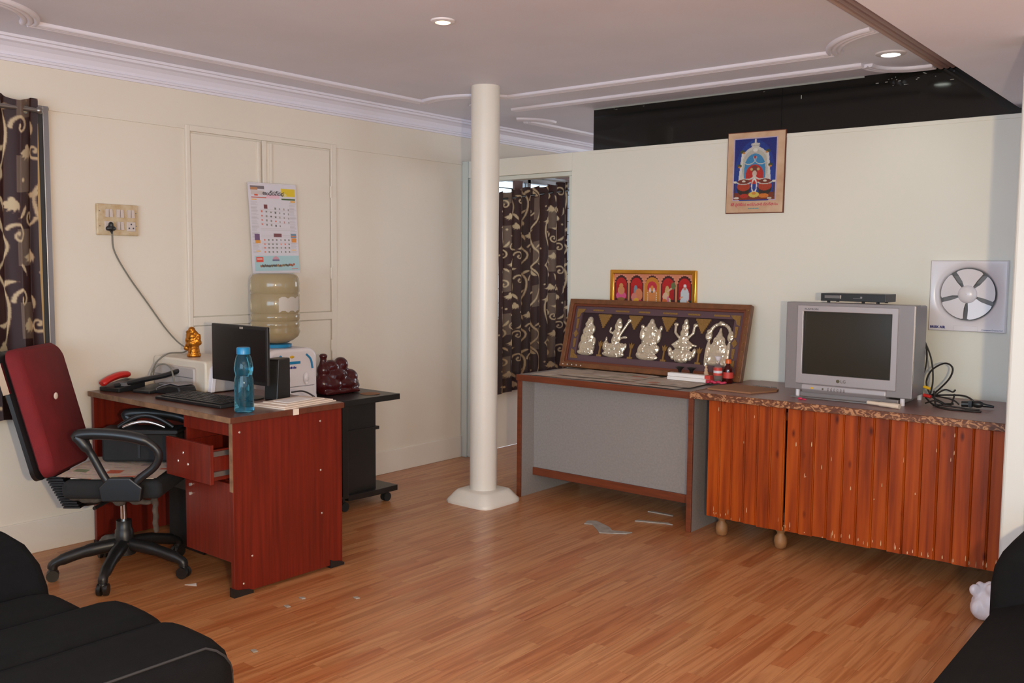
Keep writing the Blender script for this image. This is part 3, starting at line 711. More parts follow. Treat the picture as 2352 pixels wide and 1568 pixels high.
cb = curve_pts([(WX+0.044, 2.338, 1.548), (WX+0.02, 2.36, 1.46), (WX+0.014, 2.43, 1.34), (WX+0.014, 2.53, 1.20), (WX+0.016, 2.63, 1.06), (WX+0.03, 2.69, 0.985), (WX+0.07, 2.72, 0.945), (-4.42, 2.66, 0.934), (-4.40, 2.56, 0.935), (-4.40, 2.50, 0.90), (-4.36, 2.45, 0.86), (-4.33, 2.42, 0.83)], 8)
B().tube(cb, 0.0042, 6).build('cable', 'cable_grey', pg, smooth=True)
tag(B().tube(curve_pts([(-4.34, 2.44, 0.82), (-4.37, 2.47, 0.87), (-4.33, 2.49, 0.892), (-4.26, 2.49, 0.88), (-4.20, 2.47, 0.84), (-4.17, 2.46, 0.805)], 8), 0.004, 6).build('phone_cable', 'cable_grey', smooth=True), 'thin looped telephone cable arching in front of the printer', 'cable')

# ---- computer tower under the desk
cs = thing('computer_tower', 'black computer tower in the shade under the desk beside the drawers', 'computer', (-4.05, 2.52, 0.0))
B().prism(rounded(-4.20, -3.90, 0.02, 0.46, 0.015), 2.43, 2.61, 'y').build('case', 'black_matte', cs, bevel=0.006, smooth=True)
B().box(-4.19, -3.91, 2.44, 2.60, 0.0, 0.02).build('plinth', 'black_plastic', cs)
B().box(-4.17, -3.93, 2.424, 2.43, 0.30, 0.42).build('drive_panel', 'black_plastic', cs, bevel=0.002)

# ---- red office chair (local: +x is where the sitter faces, z up)
ch = thing('office_chair', 'office chair with maroon padded backrest, newspapers on its seat', 'chair', (-3.95, 2.065, 0), (0, 0, math.radians(42)))
L0 = math.radians(42)
for kk in range(5):
    a = math.radians(-45+72*kk)-L0; ca, sa = math.cos(a), math.sin(a)
    pts = [(0.03*ca, 0.03*sa, 0.135), (0.12*ca, 0.12*sa, 0.125), (0.21*ca, 0.21*sa, 0.105), (0.285*ca, 0.285*sa, 0.078), (0.295*ca, 0.295*sa, 0.055)]
    lg = B().tube(curve_pts(pts, 4), [0.030]*6+[0.026]*5+[0.021]*6, 8).build('base_leg', 'black_plastic', ch, world=False, smooth=True)
    cx, cy = 0.295*ca, 0.295*sa
    ax = Vector((-sa, ca, 0))*0.011
    cw = B()
    for s_ in (-1, 1):
        p = Vector((cx, cy, 0.026)); cw.cyl(p+ax*s_*0.5, p+ax*s_*2.0, 0.026, 14)
    cw.ell((cx, cy, 0.04), (0.018, 0.018, 0.022), 10)
    cw.build('castor', 'black_plastic', lg, world=False, smooth=True)
B().lathe([(0.048, 0.09), (0.050, 0.15), (0.040, 0.155), (0.039, 0.20), (0.034, 0.205), (0.033, 0.245)], (0, 0, 0), 20).build('hub', 'black_plastic', ch, world=False, smooth=True)
B().cyl((0, 0, 0.24), (0, 0, 0.38), 0.013, 14).build('gas_lift', 'chrome', ch, world=False, smooth=True)
B().box(-0.09, 0.10, -0.07, 0.07, 0.345, 0.40).build('mechanism', 'black_plastic', ch, world=False, bevel=0.01)
B().cyl((-0.02, -0.07, 0.36), (-0.05, -0.20, 0.35), 0.008, 8).build('lever', 'black_plastic', ch, world=False)
B().prism(rounded(-0.175, 0.245, 0.395, 0.475, 0.03), -0.235, 0.235, 'y').build('seat', 'black_mesh', ch, world=False, bevel=0.025, seg=4, smooth=True)
tn = B()
for i in range(9):
    a = i*0.7; tn.ell((-0.14+0.038*i, -0.17+0.02*math.sin(a), 0.388-0.008*(i % 3)), (0.03, 0.02, 0.012+0.008*(i % 2)), 8)
for i in range(6): tn.ell((0.19+0.004*(i % 2), -0.15, 0.385-0.028*i), (0.014, 0.018, 0.022), 8)
remeshed(tn, 'torn_lining', 'stuffing', ch, 0.008, world=False, smooth_it=1)
# loop armrests
for s_ in (-1, 1):
    y = 0.268*s_
    loop = [(x_+0.075, y_*k_*1.0, z_) for x_, k_, y_, z_ in ((0.00, 1, y, 0.43), (-0.05, 1, y, 0.50), (-0.10, 1.02, y, 0.60), (-0.14, 1.04, y, 0.66), (-0.155, 1.04, y, 0.680), (-0.09, 1.04, y, 0.688), (0.02, 1.04, y, 0.682), (0.12, 1.04, y, 0.66), (0.175, 1.02, y, 0.61), (0.16, 1, y, 0.55), (0.09, 1, y, 0.49), (0.05, 1, y, 0.43))]
    B().tube(curve_pts(loop, 5), [0.017]*12+[0.024]*24+[0.017]*20, 8).build('armrest', 'black_plastic', ch, world=False, smooth=True)
    B().prism([(0.015, 0.40), (0.175, 0.40), (0.185, 0.46), (0.135, 0.50), (0.045, 0.50), (0.005, 0.46)], y-0.02 if s_ < 0 else y-0.016, y+0.016 if s_ < 0 else y+0.02, 'y').build('arm_bracket', 'black_plastic', ch, world=False, bevel=0.006)
# reclining back
bm_ = Matrix.Translation((-0.27, 0, 0.44)) @ Matrix.Rotation(math.radians(-15), 4, 'Y')
bp_ = [(p[0], p[1]) for p in rounded(-0.215, 0.215, 0.03, 0.60, 0.06)]
def back_slab(x0, x1, shrink):
    b = B(); n = len(bp_); rings = []
    prof = [(x0, 0.88+0.0), (x0+0.25*(x1-x0), 1.0), (x0+0.7*(x1-x0), 1.0), (x1, 0.90)]
    vs = []
    for xx, k_ in prof:
        for (yy, zz) in bp_:
            cz = 0.315; bow = 0.02*math.sin(math.pi*(zz-0.03)/0.57)
            vs.append(bm_ @ Vector((xx+bow, yy*k_*shrink, cz+(zz-cz)*(1-(1-k_)*0.55)*shrink)))
    fs = [tuple(range(n-1, -1, -1)), tuple(range(3*n, 4*n))]+[(k*n+i, k*n+(i+1) % n, (k+1)*n+(i+1) % n, (k+1)*n+i) for k in range(3) for i in range(n)]
    return b.add(vs, fs)
back_slab(0.0, 0.075, 1.0).build('backrest', 'red_fabric', ch, world=False, smooth=True)
back_slab(-0.035, 0.004, 1.01).build('back_shell', 'black_plastic', ch, world=False, smooth=True)
B().box(-0.022, 0.006, -0.228, -0.212, 0.42, 0.555, bm_).build('chrome_strip', 'chrome', ch, world=False)
B().ell(bm_ @ Vector((0.096, -0.03, 0.36)), (0.007, 0.016, 0.016), 10).build('button', 'paper', ch, world=False, smooth=True)
bl = B()
for i in range(13):
    t = i/12; p = Vector((-0.262+0.075*t, 0, 0.462-0.135*t)); bl.box(p.x-0.036, p.x+0.036, -0.10, 0.045, p.z-0.004, p.z+0.004)
bl.build('bellows', 'black_plastic', ch, world=False)
B().tube(curve_pts([(-0.25, 0, 0.48), (-0.25, 0, 0.40), (-0.19, 0, 0.33), (-0.08, 0, 0.345)], 6), 0.02, 8).build('back_bar', 'black_plastic', ch, world=False, smooth=True)
# black bag standing on the far side of the seat
bgk = thing('black_bag', 'black bag with a silver arched handle on the office chair seat', 'bag', (-3.95, 2.065, 0.4905), (0, 0, L0))
B().prism(rounded(-0.125, 0.215, 0.0, 0.135, 0.02), 0.085, 0.215, 'y').build('body', 'black_matte', bgk, world=False, bevel=0.012, seg=3, smooth=True)
B().prism(rounded(-0.14, 0.225, 0.128, 0.150, 0.01), 0.075, 0.225, 'y').build('flap', 'black_plastic', bgk, world=False, bevel=0.005, smooth=True)
B().tube([(-0.03+0.19*t, 0.10, 0.150+0.034*math.sin(math.pi*(0.08+0.84*t))) for t in [i/14 for i in range(15)]], 0.0085, 8).build('silver_handle', 'chrome', bgk, world=False, smooth=True)
B().tube([(-0.06+0.25*t, 0.125, 0.150+0.060*math.sin(math.pi*(0.03+0.94*t))) for t in [i/14 for i in range(15)]], 0.011, 8).build('black_handle', 'black_plastic', bgk, world=False, smooth=True)
B().box(0.04, 0.052, 0.080, 0.088, 0.02, 0.12).build('strap', 'black_plastic', bgk, world=False)
# newspapers on the seat
def news(W, H, seed, dens=0.5):
    r = random.Random(seed); p = Paint(W, H, (196, 176, 160))
    for i in range(26):
        x = r.random(); y = r.random(); w_ = r.uniform(.05, .25); h = r.uniform(.03, .16)
        c = r.choice([(150, 132, 120), (214, 200, 188), (178, 160, 140), (120, 96, 78), (186, 88, 60), (120, 128, 96), (206, 176, 140), (226, 216, 208), (150, 150, 150)])
        p.rect(x, y, x+w_, y+h, c)
    for i in range(40):
        x = r.random()*.9; y = r.random(); p.rect(x, y, x+r.uniform(.05, .2), y+.006, (150, 136, 126))
    p.a += np.random.RandomState(seed).normal(0, 6, p.a.shape); p.a = np.clip(p.a, 0, 255); return p
nw = thing('seat_newspaper', 'newspapers spread on the office chair seat', 'newspaper', (-3.95, 2.065, 0.476), (0, 0, L0))
np_ = news(60, 60, 3)
np_.mesh('sheet', 'newsprint', nw, (-0.20, 0.215, 0.004), (0.42, 0, 0), (0, -0.43, 0), world=False, wave=lambda gx, gy: np.stack([0*gx+0*gy, 0*gx+0*gy, 0.004*np.sin(7*gx+2*gy)+0.004+0.018*np.clip(0.25-gx, 0, 1)], -1))
B().box(-0.15, 0.20, -0.19, 0.19, 0.0, 0.004).build('lower_sheet', 'paper', nw, world=False)

# ---- black trolley with dispenser
tr = thing('black_trolley', 'black wooden trolley on castors beyond the desk', 'trolley', (-4.24, 3.38, 0))
TZ = 0.640
B().box(-4.50, -3.985, 2.93, 3.815, TZ-0.034, TZ).build('top', 'black_wood', tr, bevel=0.002)
B().box(-4.50, -4.0, 3.385, 3.425, 0.075, TZ-0.034).build('side_panel', 'black_wood', tr, bevel=0.0015)
B().box(-4.50, -4.0, 2.95, 2.972, 0.075, TZ-0.034).build('side_panel', 'black_wood', tr, bevel=0.0015)
B().box(-4.05, -4.03, 3.425, 3.66, 0.09, TZ-0.034).build('front_panel', 'black_wood', tr)
B().box(-4.48, -4.40, 3.425, 3.66, 0.09, TZ-0.034).build('rear_panel', 'black_wood', tr)
B().box(-4.42, -4.02, 3.425, 3.68, 0.44, 0.458).build('shelf', 'black_wood', tr)
B().prism([(-4.49, 3.425), (-4.00, 3.425), (-3.985, 3.6), (-3.99, 3.80), (-4.49, 3.80)], 0.057, 0.09, 'z').build('base_board', 'black_wood', tr, bevel=0.002)
B().box(-4.49, -4.0, 2.972, 3.385, 0.075, 0.09).build('base_board', 'black_wood', tr)
for x, y in ((-4.02, 3.405), (-4.02, 3.73), (-4.45, 3.405), (-4.45, 3.73), (-4.03, 2.96), (-4.45, 2.96)):
    cw = B(); cw.cyl((x-0.018, y, 0.027), (x-0.006, y, 0.027), 0.027, 14); cw.cyl((x+0.006, y, 0.027), (x+0.018, y, 0.027), 0.027, 14); cw.cyl((x, y, 0.02), (x, y, 0.075 if y < 3.5 else 0.058), 0.008, 8)
    cw.build('castor', 'black_matte', tr, smooth=True)
B().box(-4.032, -4.028, 3.55, 3.59, 0.598, 0.603).build('price_sticker', 'paper', tr)
# water dispenser: front faces +x
wd = thing('water_dispenser', 'white table-top water dispenser with blue stripes on the black trolley', 'dispenser', (-4.29, 3.15, TZ))
pf = [(-4.46, 0.0), (-4.13, 0.0), (-4.13, 0.19), (-4.15, 0.245), (-4.19, 0.285), (-4.25, 0.30), (-4.46, 0.30)]
sec = rounded(2.985, 3.315, TZ, TZ+0.30, 0.06)
sec = [p if p[1] > TZ+0.1 else ((2.985 if p[0] < 3.15 else 3.315), TZ if p[1] < TZ+0.03 else p[1]) for p in sec]
B().prism(sec, -4.46, -4.13, 'x').build('body', 'white_plastic', wd, bevel=0.018, seg=3, smooth=True)
B().box(-4.131, -4.122, 3.02, 3.28, TZ+0.02, TZ+0.085).build('drip_panel', 'white_plastic', wd, bevel=0.004)
B().box(-4.1305, -4.1285, 3.01, 3.29, TZ+0.088, TZ+0.091).build('seam', 'grey_plastic', wd)
for y in (3.10, 3.225):
    tp = B(); tp.ell((-4.118, y, TZ+0.135), (0.014, 0.016, 0.03), 12); tp.cyl((-4.118, y, TZ+0.12), (-4.112, y, TZ+0.10), 0.008, 10)
    tp.build('tap', 'white_plastic', wd, smooth=True)
for yy in (3.265, 3.035):
    s_ = 1 if yy > 3.15 else -1
    st = [(-4.1275, yy+s_*0.012*(1-t)*0+0.028*t*s_*1.0-0.02*s_, TZ+0.275-0.105*t) for t in [i/8 for i in range(9)]]
    B().tube(curve_pts([(-4.126, yy-0.03*s_, TZ+0.265), (-4.126, yy, TZ+0.235), (-4.126, yy+0.012*s_, TZ+0.185)], 5), 0.006, 6).build('blue_stripe', 'blue_plastic', wd, smooth=True)
B().box(-4.1305, -4.127, 3.085, 3.195, TZ+0.215, TZ+0.23).build('blue_bar', 'blue_plastic', wd)
B().ell((-4.13, 3.14, TZ+0.255), (0.003, 0.016, 0.008), 10).build('indicator', 'yellow_plastic', wd)
bk2 = B(); yy = 3.100
for w_ in (0.012, 0.007, 0.009, 0.011, 0.006, 0.010, 0.008): bk2.box(-4.1305, -4.1285, yy, yy+w_*0.8, TZ+0.190, TZ+0.190+0.010+0.003*(w_ > 0.0095)); yy += w_+0.001
bk2.build('maker_mark', 'ink_blue', wd)['kind'] = 'stuff'
B().lathe([(0.075, 0.30), (0.088, 0.302), (0.090, 0.318), (0.075, 0.322)], (-4.29, 3.15, TZ), 32).build('collar', 'blue_plastic', wd, smooth=True)
# 20 litre jar
jr = thing('water_jar', 'upturned large translucent water jar on the dispenser', 'water jar', (-4.29, 3.15, TZ+0.323))
jz = TZ+0.323
pj = [(0.05, 0.0), (0.07, 0.004), (0.10, 0.018), (0.128, 0.04), (0.136, 0.065), (0.130, 0.085), (0.1335, 0.098), (0.135, 0.118), (0.129, 0.126), (0.134, 0.136), (0.135, 0.16), (0.129, 0.168), (0.1345, 0.178), (0.1345, 0.22), (0.134, 0.27), (0.128, 0.278), (0.1345, 0.289), (0.1345, 0.33), (0.131, 0.362), (0.120, 0.380), (0.10, 0.388), (0.04, 0.386)]
B().lathe(pj, (-4.29, 3.15, jz), 40).build('jar', 'jar_water', jr, smooth=True)
lb = B(); vs = []; 
for i in range(9):
    a = math.radians(-38+i*7.5+10)
    for z in (0.185, 0.262): vs.append((-4.29+0.1352*math.cos(a), 3.15+0.1352*math.sin(a), jz+z-0.01*(i % 3 == 0)))
lb.add(vs, [(2*i, 2*i+2, 2*i+3, 2*i+1) for i in range(8)]); lb.build('torn_label', 'jar_label', jr, smooth=True)
# wooden laughing figure
bz = TZ+0.0005
bu = thing('mahogany_statue', 'dark red carved reclining laughing figure on the black trolley', 'statue', (-4.27, 3.57, bz))
q = B(); X = -4.27
for dy, dz, r in ((-.06, .05, (.07, .09, .055)), (.05, .05, (.07, .10, .05)), (-.02, .10, (.06, .085, .06)), (.03, .165, (.045, .047, .047)), (-.045, .16, (.045, .05, .04)), (-.10, .185, (.022, .025, .02)), (-.10, .14, (.04, .04, .045)), (-.10, .225, (.026, .026, .016)), (-.10, .205, (.02, .02, .02)), (.10, .085, (.05, .05, .05)), (.115, .035, (.05, .05, .035)), (.055, .035, (.06, .04, .036)), (.15, .045, (.02, .018, .03)), (.0, .115, (.06, .04, .025)), (-.11, .06, (.06, .05, .06)), (.07, .12, (.025, .03, .025)), (.06, .02, (.07, .035, .02))):
    q.ell((X, 3.57+dy, bz+dz+0.003), r, 14)
q.box(X-0.065, X+0.065, 3.44, 3.70, bz+0.001, bz+0.022)
remeshed(q, 'figure', 'mahogany', bu, 0.008, smooth_it=2)
tag(B().lathe([(0.055, 0), (0.06, 0.002), (0.05, 0.003)], (-4.10, 3.68, TZ), 20).build('coaster', 'cardboard', smooth=True), 'thin brown round mat on the black trolley', 'mat')

# ---- calendar on the cupboard
cl = Paint(96, 172, (216, 208, 214)); R = random.Random(5)
for j in range(60):
    y = .2+.0095*j
    if y < .78:
        cl.rect(.04, y, .04+R.uniform(.1, .15), y+.0045, (196, 186, 190)); cl.rect(.83, y, .83+R.uniform(.1, .15), y+.0045, (196, 186, 190))
    if .23 < y < .78 and j % 2: cl.rect(.22, y, .84, y+.003, (204, 194, 196))
cl.rect(.05, .03, .33, .065, (120, 108, 112)); cl.rect(.05, .045, .2, .075, (186, 130, 90)); cl.rect(.06, .08, .33, .13, (206, 190, 186)); cl.rect(.12, .125, .2, .14, (216, 84, 50)); cl.rect(.06, .15, .36, .163, (200, 96, 80))
cl.rect(.36, .125, .64, .165, (228, 184, 196)); cl.rect(.68, .045, .97, .135, (222, 190, 40)); cl.ell(.74, .12, .05, .02, (220, 206, 130)); cl.rect(.68, .155, .97, .172, (66, 92, 36))
cl.rect(.06, .175, .17, .188, (236, 170, 70)); cl.rect(.86, .182, .97, .195, (236, 170, 70))
for j in range(5):
    for i in range(7):
        x = .24+i*.093; y = .25+j*.048+0.004*i
        if j == 0 and i == 1: cl.rect(x-.03, y-.02, x+.045, y+.025, (120, 62, 62)); continue
        if (j == 0 and i < 3) or (j == 4 and i > 4): continue
        c_ = (216, 120, 96) if i == 0 or (j == 3 and i in (3, 5)) else R.choice([(130, 124, 110), (150, 140, 128), (104, 98, 92)])
        cl.rect(x, y, x+.028, y+.02, c_)
cl.rect(.48, .555, .65, .595, (124, 74, 78)); cl.rect(.08, .56, .19, .63, (120, 88, 120)); cl.rect(.09, .63, .2, .66, (226, 152, 60)); cl.rect(.84, .55, .96, .6, (110, 136, 158)); cl.rect(.85, .575, .95, .585, (226, 130, 60)); cl.rect(.85, .605, .96, .65, (222, 140, 60))
for j in range(4):
    for i in range(7):
        x = .27+i*.085; y = .615+j*.045; cl.rect(x, y, x+.03, y+.018, (222, 126, 100) if i == 0 or (j == 1 and i in (4, 5)) else (128, 124, 112))
cl.rect(.1, .745, .2, .753, (236, 186, 110)); cl.rect(.84, .735, .94, .743, (236, 186, 110))
cl.rect(.06, .80, 1.0, .97, (172, 200, 204)); cl.rect(.09, .815, .24, .87, (222, 84, 66)); cl.rect(.11, .83, .22, .842, (240, 200, 190)); cl.ell(.5, .835, .06, .025, (206, 150, 160)); cl.rect(.43, .845, .57, .862, (110, 112, 140))
for i in range(40):
    x = .18+.018*i; cl.ell(x, .915-.008*(i/40)+R.uniform(-.006, .006), .014, .013, R.choice([(120, 100, 70), (176, 90, 60), (96, 84, 76), (146, 130, 90), (80, 76, 70)]))
cl.rect(.82, .945, .96, .955, (222, 96, 76))
ca = thing('wall_calendar', 'printed paper wall calendar hanging above the water jar', 'calendar', (WX+0.03, 3.32, 1.34))
wav = lambda gx, gy: np.stack([0.003*np.sin(4*gy+2*gx)+0.005+0*gx, -0.0*gx+0.035*gy*0, 0*gx+0*gy], -1)
cl.mesh('sheet', 'print_paper', ca, (WX+0.026, 3.145, 1.862), (0, 0.335, 0.006), (0, 0.03, -0.515), wave=wav)
B().cyl((WX+0.032, 3.15, 1.862), (WX+0.032, 3.48, 1.868), 0.004, 8).build('top_strip', 'white_plastic', ca)
text('ఆంధ్రప్రభ', 'title_lettering', 'ink_dark', ca, (WX+0.0375, 3.318, 1.800), (0, 1, 0), (0, 0, 1), 0.032, align='CENTER')

# ================================================================== ALONG THE PARTITION
# ---- grey laminate table
TT = 0.750
tb = thing('grey_table', 'grey laminate table with brown wooden edges in front of the partition', 'table', (-2.915, 4.65, 0))
B().box(-3.505, -2.315, 4.335, 4.96, TT-0.034, TT).build('top', 'grey_laminate', tb, bevel=0.001)
B().box(-3.508, -2.312, 4.325, 4.336, TT-0.036, TT+0.001).build('front_lipping', 'rail_wood', tb, bevel=0.002)
for x in (-3.500, -2.340):
    lg = B().box(x, x+0.028, 4.34, 4.95, 0.0, TT-0.034).build('side_panel', 'grey_laminate', tb)
    B().box(x-0.001, x+0.029, 4.330, 4.341, 0.0, TT-0.036).build('lipping', 'rail_wood', lg, bevel=0.0015)
B().box(-3.472, -2.340, 4.462, 4.478, 0.165, TT-0.034).build('modesty_panel', 'grey_laminate', tb)
B().box(-3.472, -2.340, 4.450, 4.478, 0.118, 0.165).build('bottom_rail', 'rail_wood', tb, bevel=0.002)
# newspapers covering its top
for i, (x0, y0, x1, y1, sd, rz) in enumerate(((-3.45, 4.36, -2.93, 4.78, 11, 0.05), (-2.97, 4.355, -2.42, 4.76, 12, -0.03), (-3.30, 4.45, -2.78, 4.80, 13, 0.02), (-2.72, 4.42, -2.40, 4.80, 14, 0.06))):
    p = news(70, 56, sd); p.a = p.a*0.55+np.array((186, 172, 160))*0.45
    n_ = thing('table_newspaper', ('newspaper sheet on the left end of the grey table', 'newspaper sheet on the right half of the grey table', 'newspaper sheet overlapping in the middle of the grey table', 'topmost newspaper sheet by the incense boxes on the grey table')[i], 'newspaper', ((x0+x1)/2, (y0+y1)/2, TT+0.0015+0.002*i), (0, 0, rz))
    dx, dy = (x1-x0), (y1-y0)
    p.mesh('sheet', 'newsprint', n_, (-dx/2, dy/2, 0.0005), (dx, 0, 0), (0, -dy, 0), world=False, wave=lambda gx, gy, i=i: np.stack([0*gx+0*gy, 0*gx+0*gy, 0.0010*(1+np.sin(9*gx+i))*(1+np.cos(6*gy))/2+0*gy], -1))
# ---- long cabinet with upright pine boards
cb_ = thing('long_cabinet', 'long low cabinet faced with upright orange pine boards, carved edge top', 'cabinet', (-1.52, 4.62, 0))
KZ = 0.762
B().box(-2.235, -0.70, 4.275, 4.985, KZ-0.030, KZ).build('top', 'cab_top', cb_, bevel=0.002)
B().box(-2.295, -2.225, 4.300, 4.975, KZ-0.012, KZ-0.001).build('top_end', 'cab_top', cb_)
B().box(-2.300, -0.70, 4.262, 4.276, KZ-0.034, KZ+0.001).build('front_lipping', 'carved_edge', cb_, bevel=0.003)
B().box(-2.300, -2.288, 4.276, 4.60, KZ-0.034, KZ+0.001).build('end_lipping', 'carved_edge', cb_, bevel=0.003)
bd = B(); bd.box(-2.205, -2.185, 4.33, 4.97, 0.13, KZ-0.03); bd.box(-0.75, -0.73, 4.33, 4.97, 0.13, KZ-0.03); bd.box(-2.185, -0.75, 4.345, 4.97, 0.135, 0.15); bd.box(-2.185, -0.75, 4.955, 4.97, 0.15, KZ-0.03)
bd.box(-2.185, -0.75, 4.33, 4.345, 0.16, 0.20); bd.box(-2.185, -0.75, 4.33, 4.345, 0.66, 0.70)
bd.build('carcass', 'door_wood', cb_)
def slat_mesh(wd, h):
    b = B(); g_ = 0.004
    # bead on the left edge, then a flat board with chamfered sides
    b.prism([(0.0005, 0.012), (0.0005, 0.0), (0.003, -0.003), (wd-0.009, -0.003), (wd-0.0075, -0.0005), (wd-0.006, -0.0015), (wd-0.004, -0.0028), (wd-0.002, -0.0015), (wd-0.0005, 0.0005), (wd-0.0005, 0.012)], 0, h, 'z')
    return b
def slats(xa, xb, n, door):
    wd = (xb-xa)/n; pr2 = None
    for i in range(n):
        if pr2 is None: pr2 = slat_mesh(wd, 1.0).build('board', 'pine_slat', door, world=False); o = pr2
        else: o = dup(pr2, door)
        zb = 0.116+random.uniform(-0.004, 0.004); o.scale = (1, 1, KZ-0.036-zb)
        off = door.location+cb_.location
        o.location = (xa+i*wd-off.x, 4.302+random.uniform(-0.0006, 0.0006)-off.y, zb-off.z)
def door_(x, label):
    o = B().box(x[0]+0.01, x[1]-0.01, 4.316, 4.329, 0.20, 0.65).build('door', 'door_wood', cb_); o['label'] = label; return o
slats(-2.207, -1.795, 6, door_((-2.207, -1.795), 'short left door of six boards'))
slats(-1.785, -0.74, 15, door_((-1.785, -0.74), 'long right front of fifteen boards'))
for x, y in ((-2.165, 4.40), (-1.835, 4.385), (-0.80, 4.40), (-2.1, 4.92), (-0.80, 4.92)):
    B().lathe([(0.018, 0.0), (0.028, 0.008), (0.033, 0.035), (0.030, 0.06), (0.018, 0.075), (0.019, 0.085), (0.030, 0.095), (0.030, 0.135)], (x, y, 0), 20).build('bun_foot', 'turned_wood', cb_, smooth=True)
sf = B(); R = random.Random(2)
for i in range(70):
    x = R.uniform(-2.19, -0.78); h = R.choice([R.uniform(0.118, 0.15), R.uniform(0.118, 0.14), R.uniform(0.12, 0.72)]); l = R.uniform(0.006, 0.03); w_ = R.uniform(0.001, 0.004)
    sf.prism([(x, h), (x+w_, h+0.2*l), (x+w_*.8, h+l*.8), (x+w_*.3, h+l), (x-w_*.3, h+l*.5)], 4.2985, 4.2992, 'y')
sf.build('chipped_paint', 'scuff_white', cb_)['kind'] = 'stuff'

# ---- CRT television
tv = thing('television', 'silver tube television on the long cabinet', 'television', (-1.575, 4.68, KZ))
X0, X1, Z0, Z1, FY = -1.880, -1.262, 0.800, 1.236, 4.475
def frame_prism(o0, o1, h0, h1, ya, yb):
    """rectangular ring (x,z) outer o0..o1, hole h0..h1"""
    b = B(); a = [(o0[0], o0[1]), (o1[0], o0[1]), (o1[0], o1[1]), (o0[0], o1[1])]; h = [(h0[0], h0[1]), (h1[0], h0[1]), (h1[0], h1[1]), (h0[0], h1[1])]
    vs = [(p[0], ya, p[1]) for p in a]+[(p[0], ya, p[1]) for p in h]+[(p[0], yb, p[1]) for p in a]+[(p[0], yb, p[1]) for p in h]; fs = []
    for i in range(4):
        j = (i+1) % 4; fs += [(i, j, 4+j, 4+i), (8+i, 12+i, 12+j, 8+j), (i, 8+i, 8+j, j), (4+i, 4+j, 12+j, 12+i)]
    return b.add(vs, fs)
frame_prism((X0, Z0), (X1, Z1), (X0+0.085, Z0+0.075), (X1-0.090, Z1-0.035), FY, FY+0.085).build('cabinet_shell', 'silver_dark', tv, bevel=0.004)
frame_prism((X0+0.062, Z0+0.032), (X1-0.072, Z1-0.014), (X0+0.092, Z0+0.082), (X1-0.100, Z1-0.044), FY-0.012, FY+0.004).build('bezel', 'silver_plastic', tv, bevel=0.003)
# tube face, slightly bowed
W_, H_ = 14, 12; P = []; F = []
for j in range(H_+1):
    for i in range(W_+1):
        u, v = i/W_*2-1, j/H_*2-1
        P.append((X0+0.088+(X1-X0-0.184)*(u+1)/2, FY+0.010-0.010*(1-0.5*(u*u+v*v)), Z0+0.078+(Z1-Z0-0.118)*(v+1)/2))
for j in range(H_):
    for i in range(W_): a = j*(W_+1)+i; F.append((a, a+1, a+W_+2, a+W_+1))
B().add(P, F).build('screen', 'screen_glass', tv, smooth=True)
# rear shell tapering backwards
bb = B(); r0 = [(X0+0.004, Z0+0.004), (X1-0.004, Z0+0.004), (X1-0.004, Z1-0.004), (X0+0.004, Z1-0.004)]; r1 = [(X0+0.10, Z0+0.02), (X1-0.10, Z0+0.02), (X1-0.10, Z1-0.10), (X0+0.10, Z1-0.10)]
vs = [(p[0], FY+0.085, p[1]) for p in r0]+[(p[0], FY+0.20, p[1]) for p in r0]+[(p[0], FY+0.43, p[1]) for p in r1]
bb.add(vs, [(0, 1, 2, 3), (8, 11, 10, 9)]+[(k+i, k+4+i, k+4+(i+1) % 4, k+(i+1) % 4) for k in (0, 4) for i in range(4)])
bb.build('rear_shell', 'silver_dark', tv, bevel=0.008)
B().box(X1-0.004, X1+0.001, FY+0.001, FY+0.004, Z0+0.002, Z1-0.004).build('edge_strip', 'chrome', tv)
B().prism([(FY-0.016, Z0+0.006), (FY-0.002, Z0-0.012), (FY+0.05, Z0-0.012), (FY+0.05, Z0+0.034), (FY-0.002, Z0+0.034), (FY-0.014, Z0+0.028)], X0+0.095, X1-0.115, 'x').build('control_panel', 'silver_plastic', tv, bevel=0.003)
for i in range(6): B().ell((-1.650+i*0.0155, FY-0.0155, Z0+0.012), (0.0045, 0.003, 0.009), 8).build('button', 'silver_dark', tv, smooth=True)
B().ell((-1.677, FY-0.015, Z0+0.013), (0.005, 0.003, 0.005), 8).build('sensor', 'ink_olive', tv)
B().box(-1.738, -1.724, FY-0.0165, FY-0.012, Z0+0.010, Z0+0.018).build('power_light', 'yellow_plastic', tv)
B().lathe([(0.0085, 0), (0.0085, 0.002)], (-1.605, FY-0.012, Z0+0.057), 20, Matrix.Rotation(math.radians(90), 3, 'X')).build('logo_disc', 'ink_olive', tv)
text('LG', 'logo_letters', 'ink_olive', tv, (-1.592, FY-0.0128, Z0+0.050), (1, 0, 0), (0, 0, 1), 0.021)
text('FLATRON', 'series_letters', 'ink_dark', tv, (X0+0.098, FY-0.0128, Z1-0.036), (1, 0, 0), (0, 0, 1), 0.012, stretch=1.3)
B().box(X0+0.075, X1-0.065, FY+0.016, FY+0.26, KZ+0.001, Z0-0.010).build('stand', 'silver_dark', tv, bevel=0.004)
for x in (X0+0.06, X1-0.05):
    for y in (FY+0.03, FY+0.30): B().cyl((x, y, KZ+0.0005), (x, y, Z0+0.004), 0.011, 12).build('foot', 'white_plastic', tv, smooth=True)
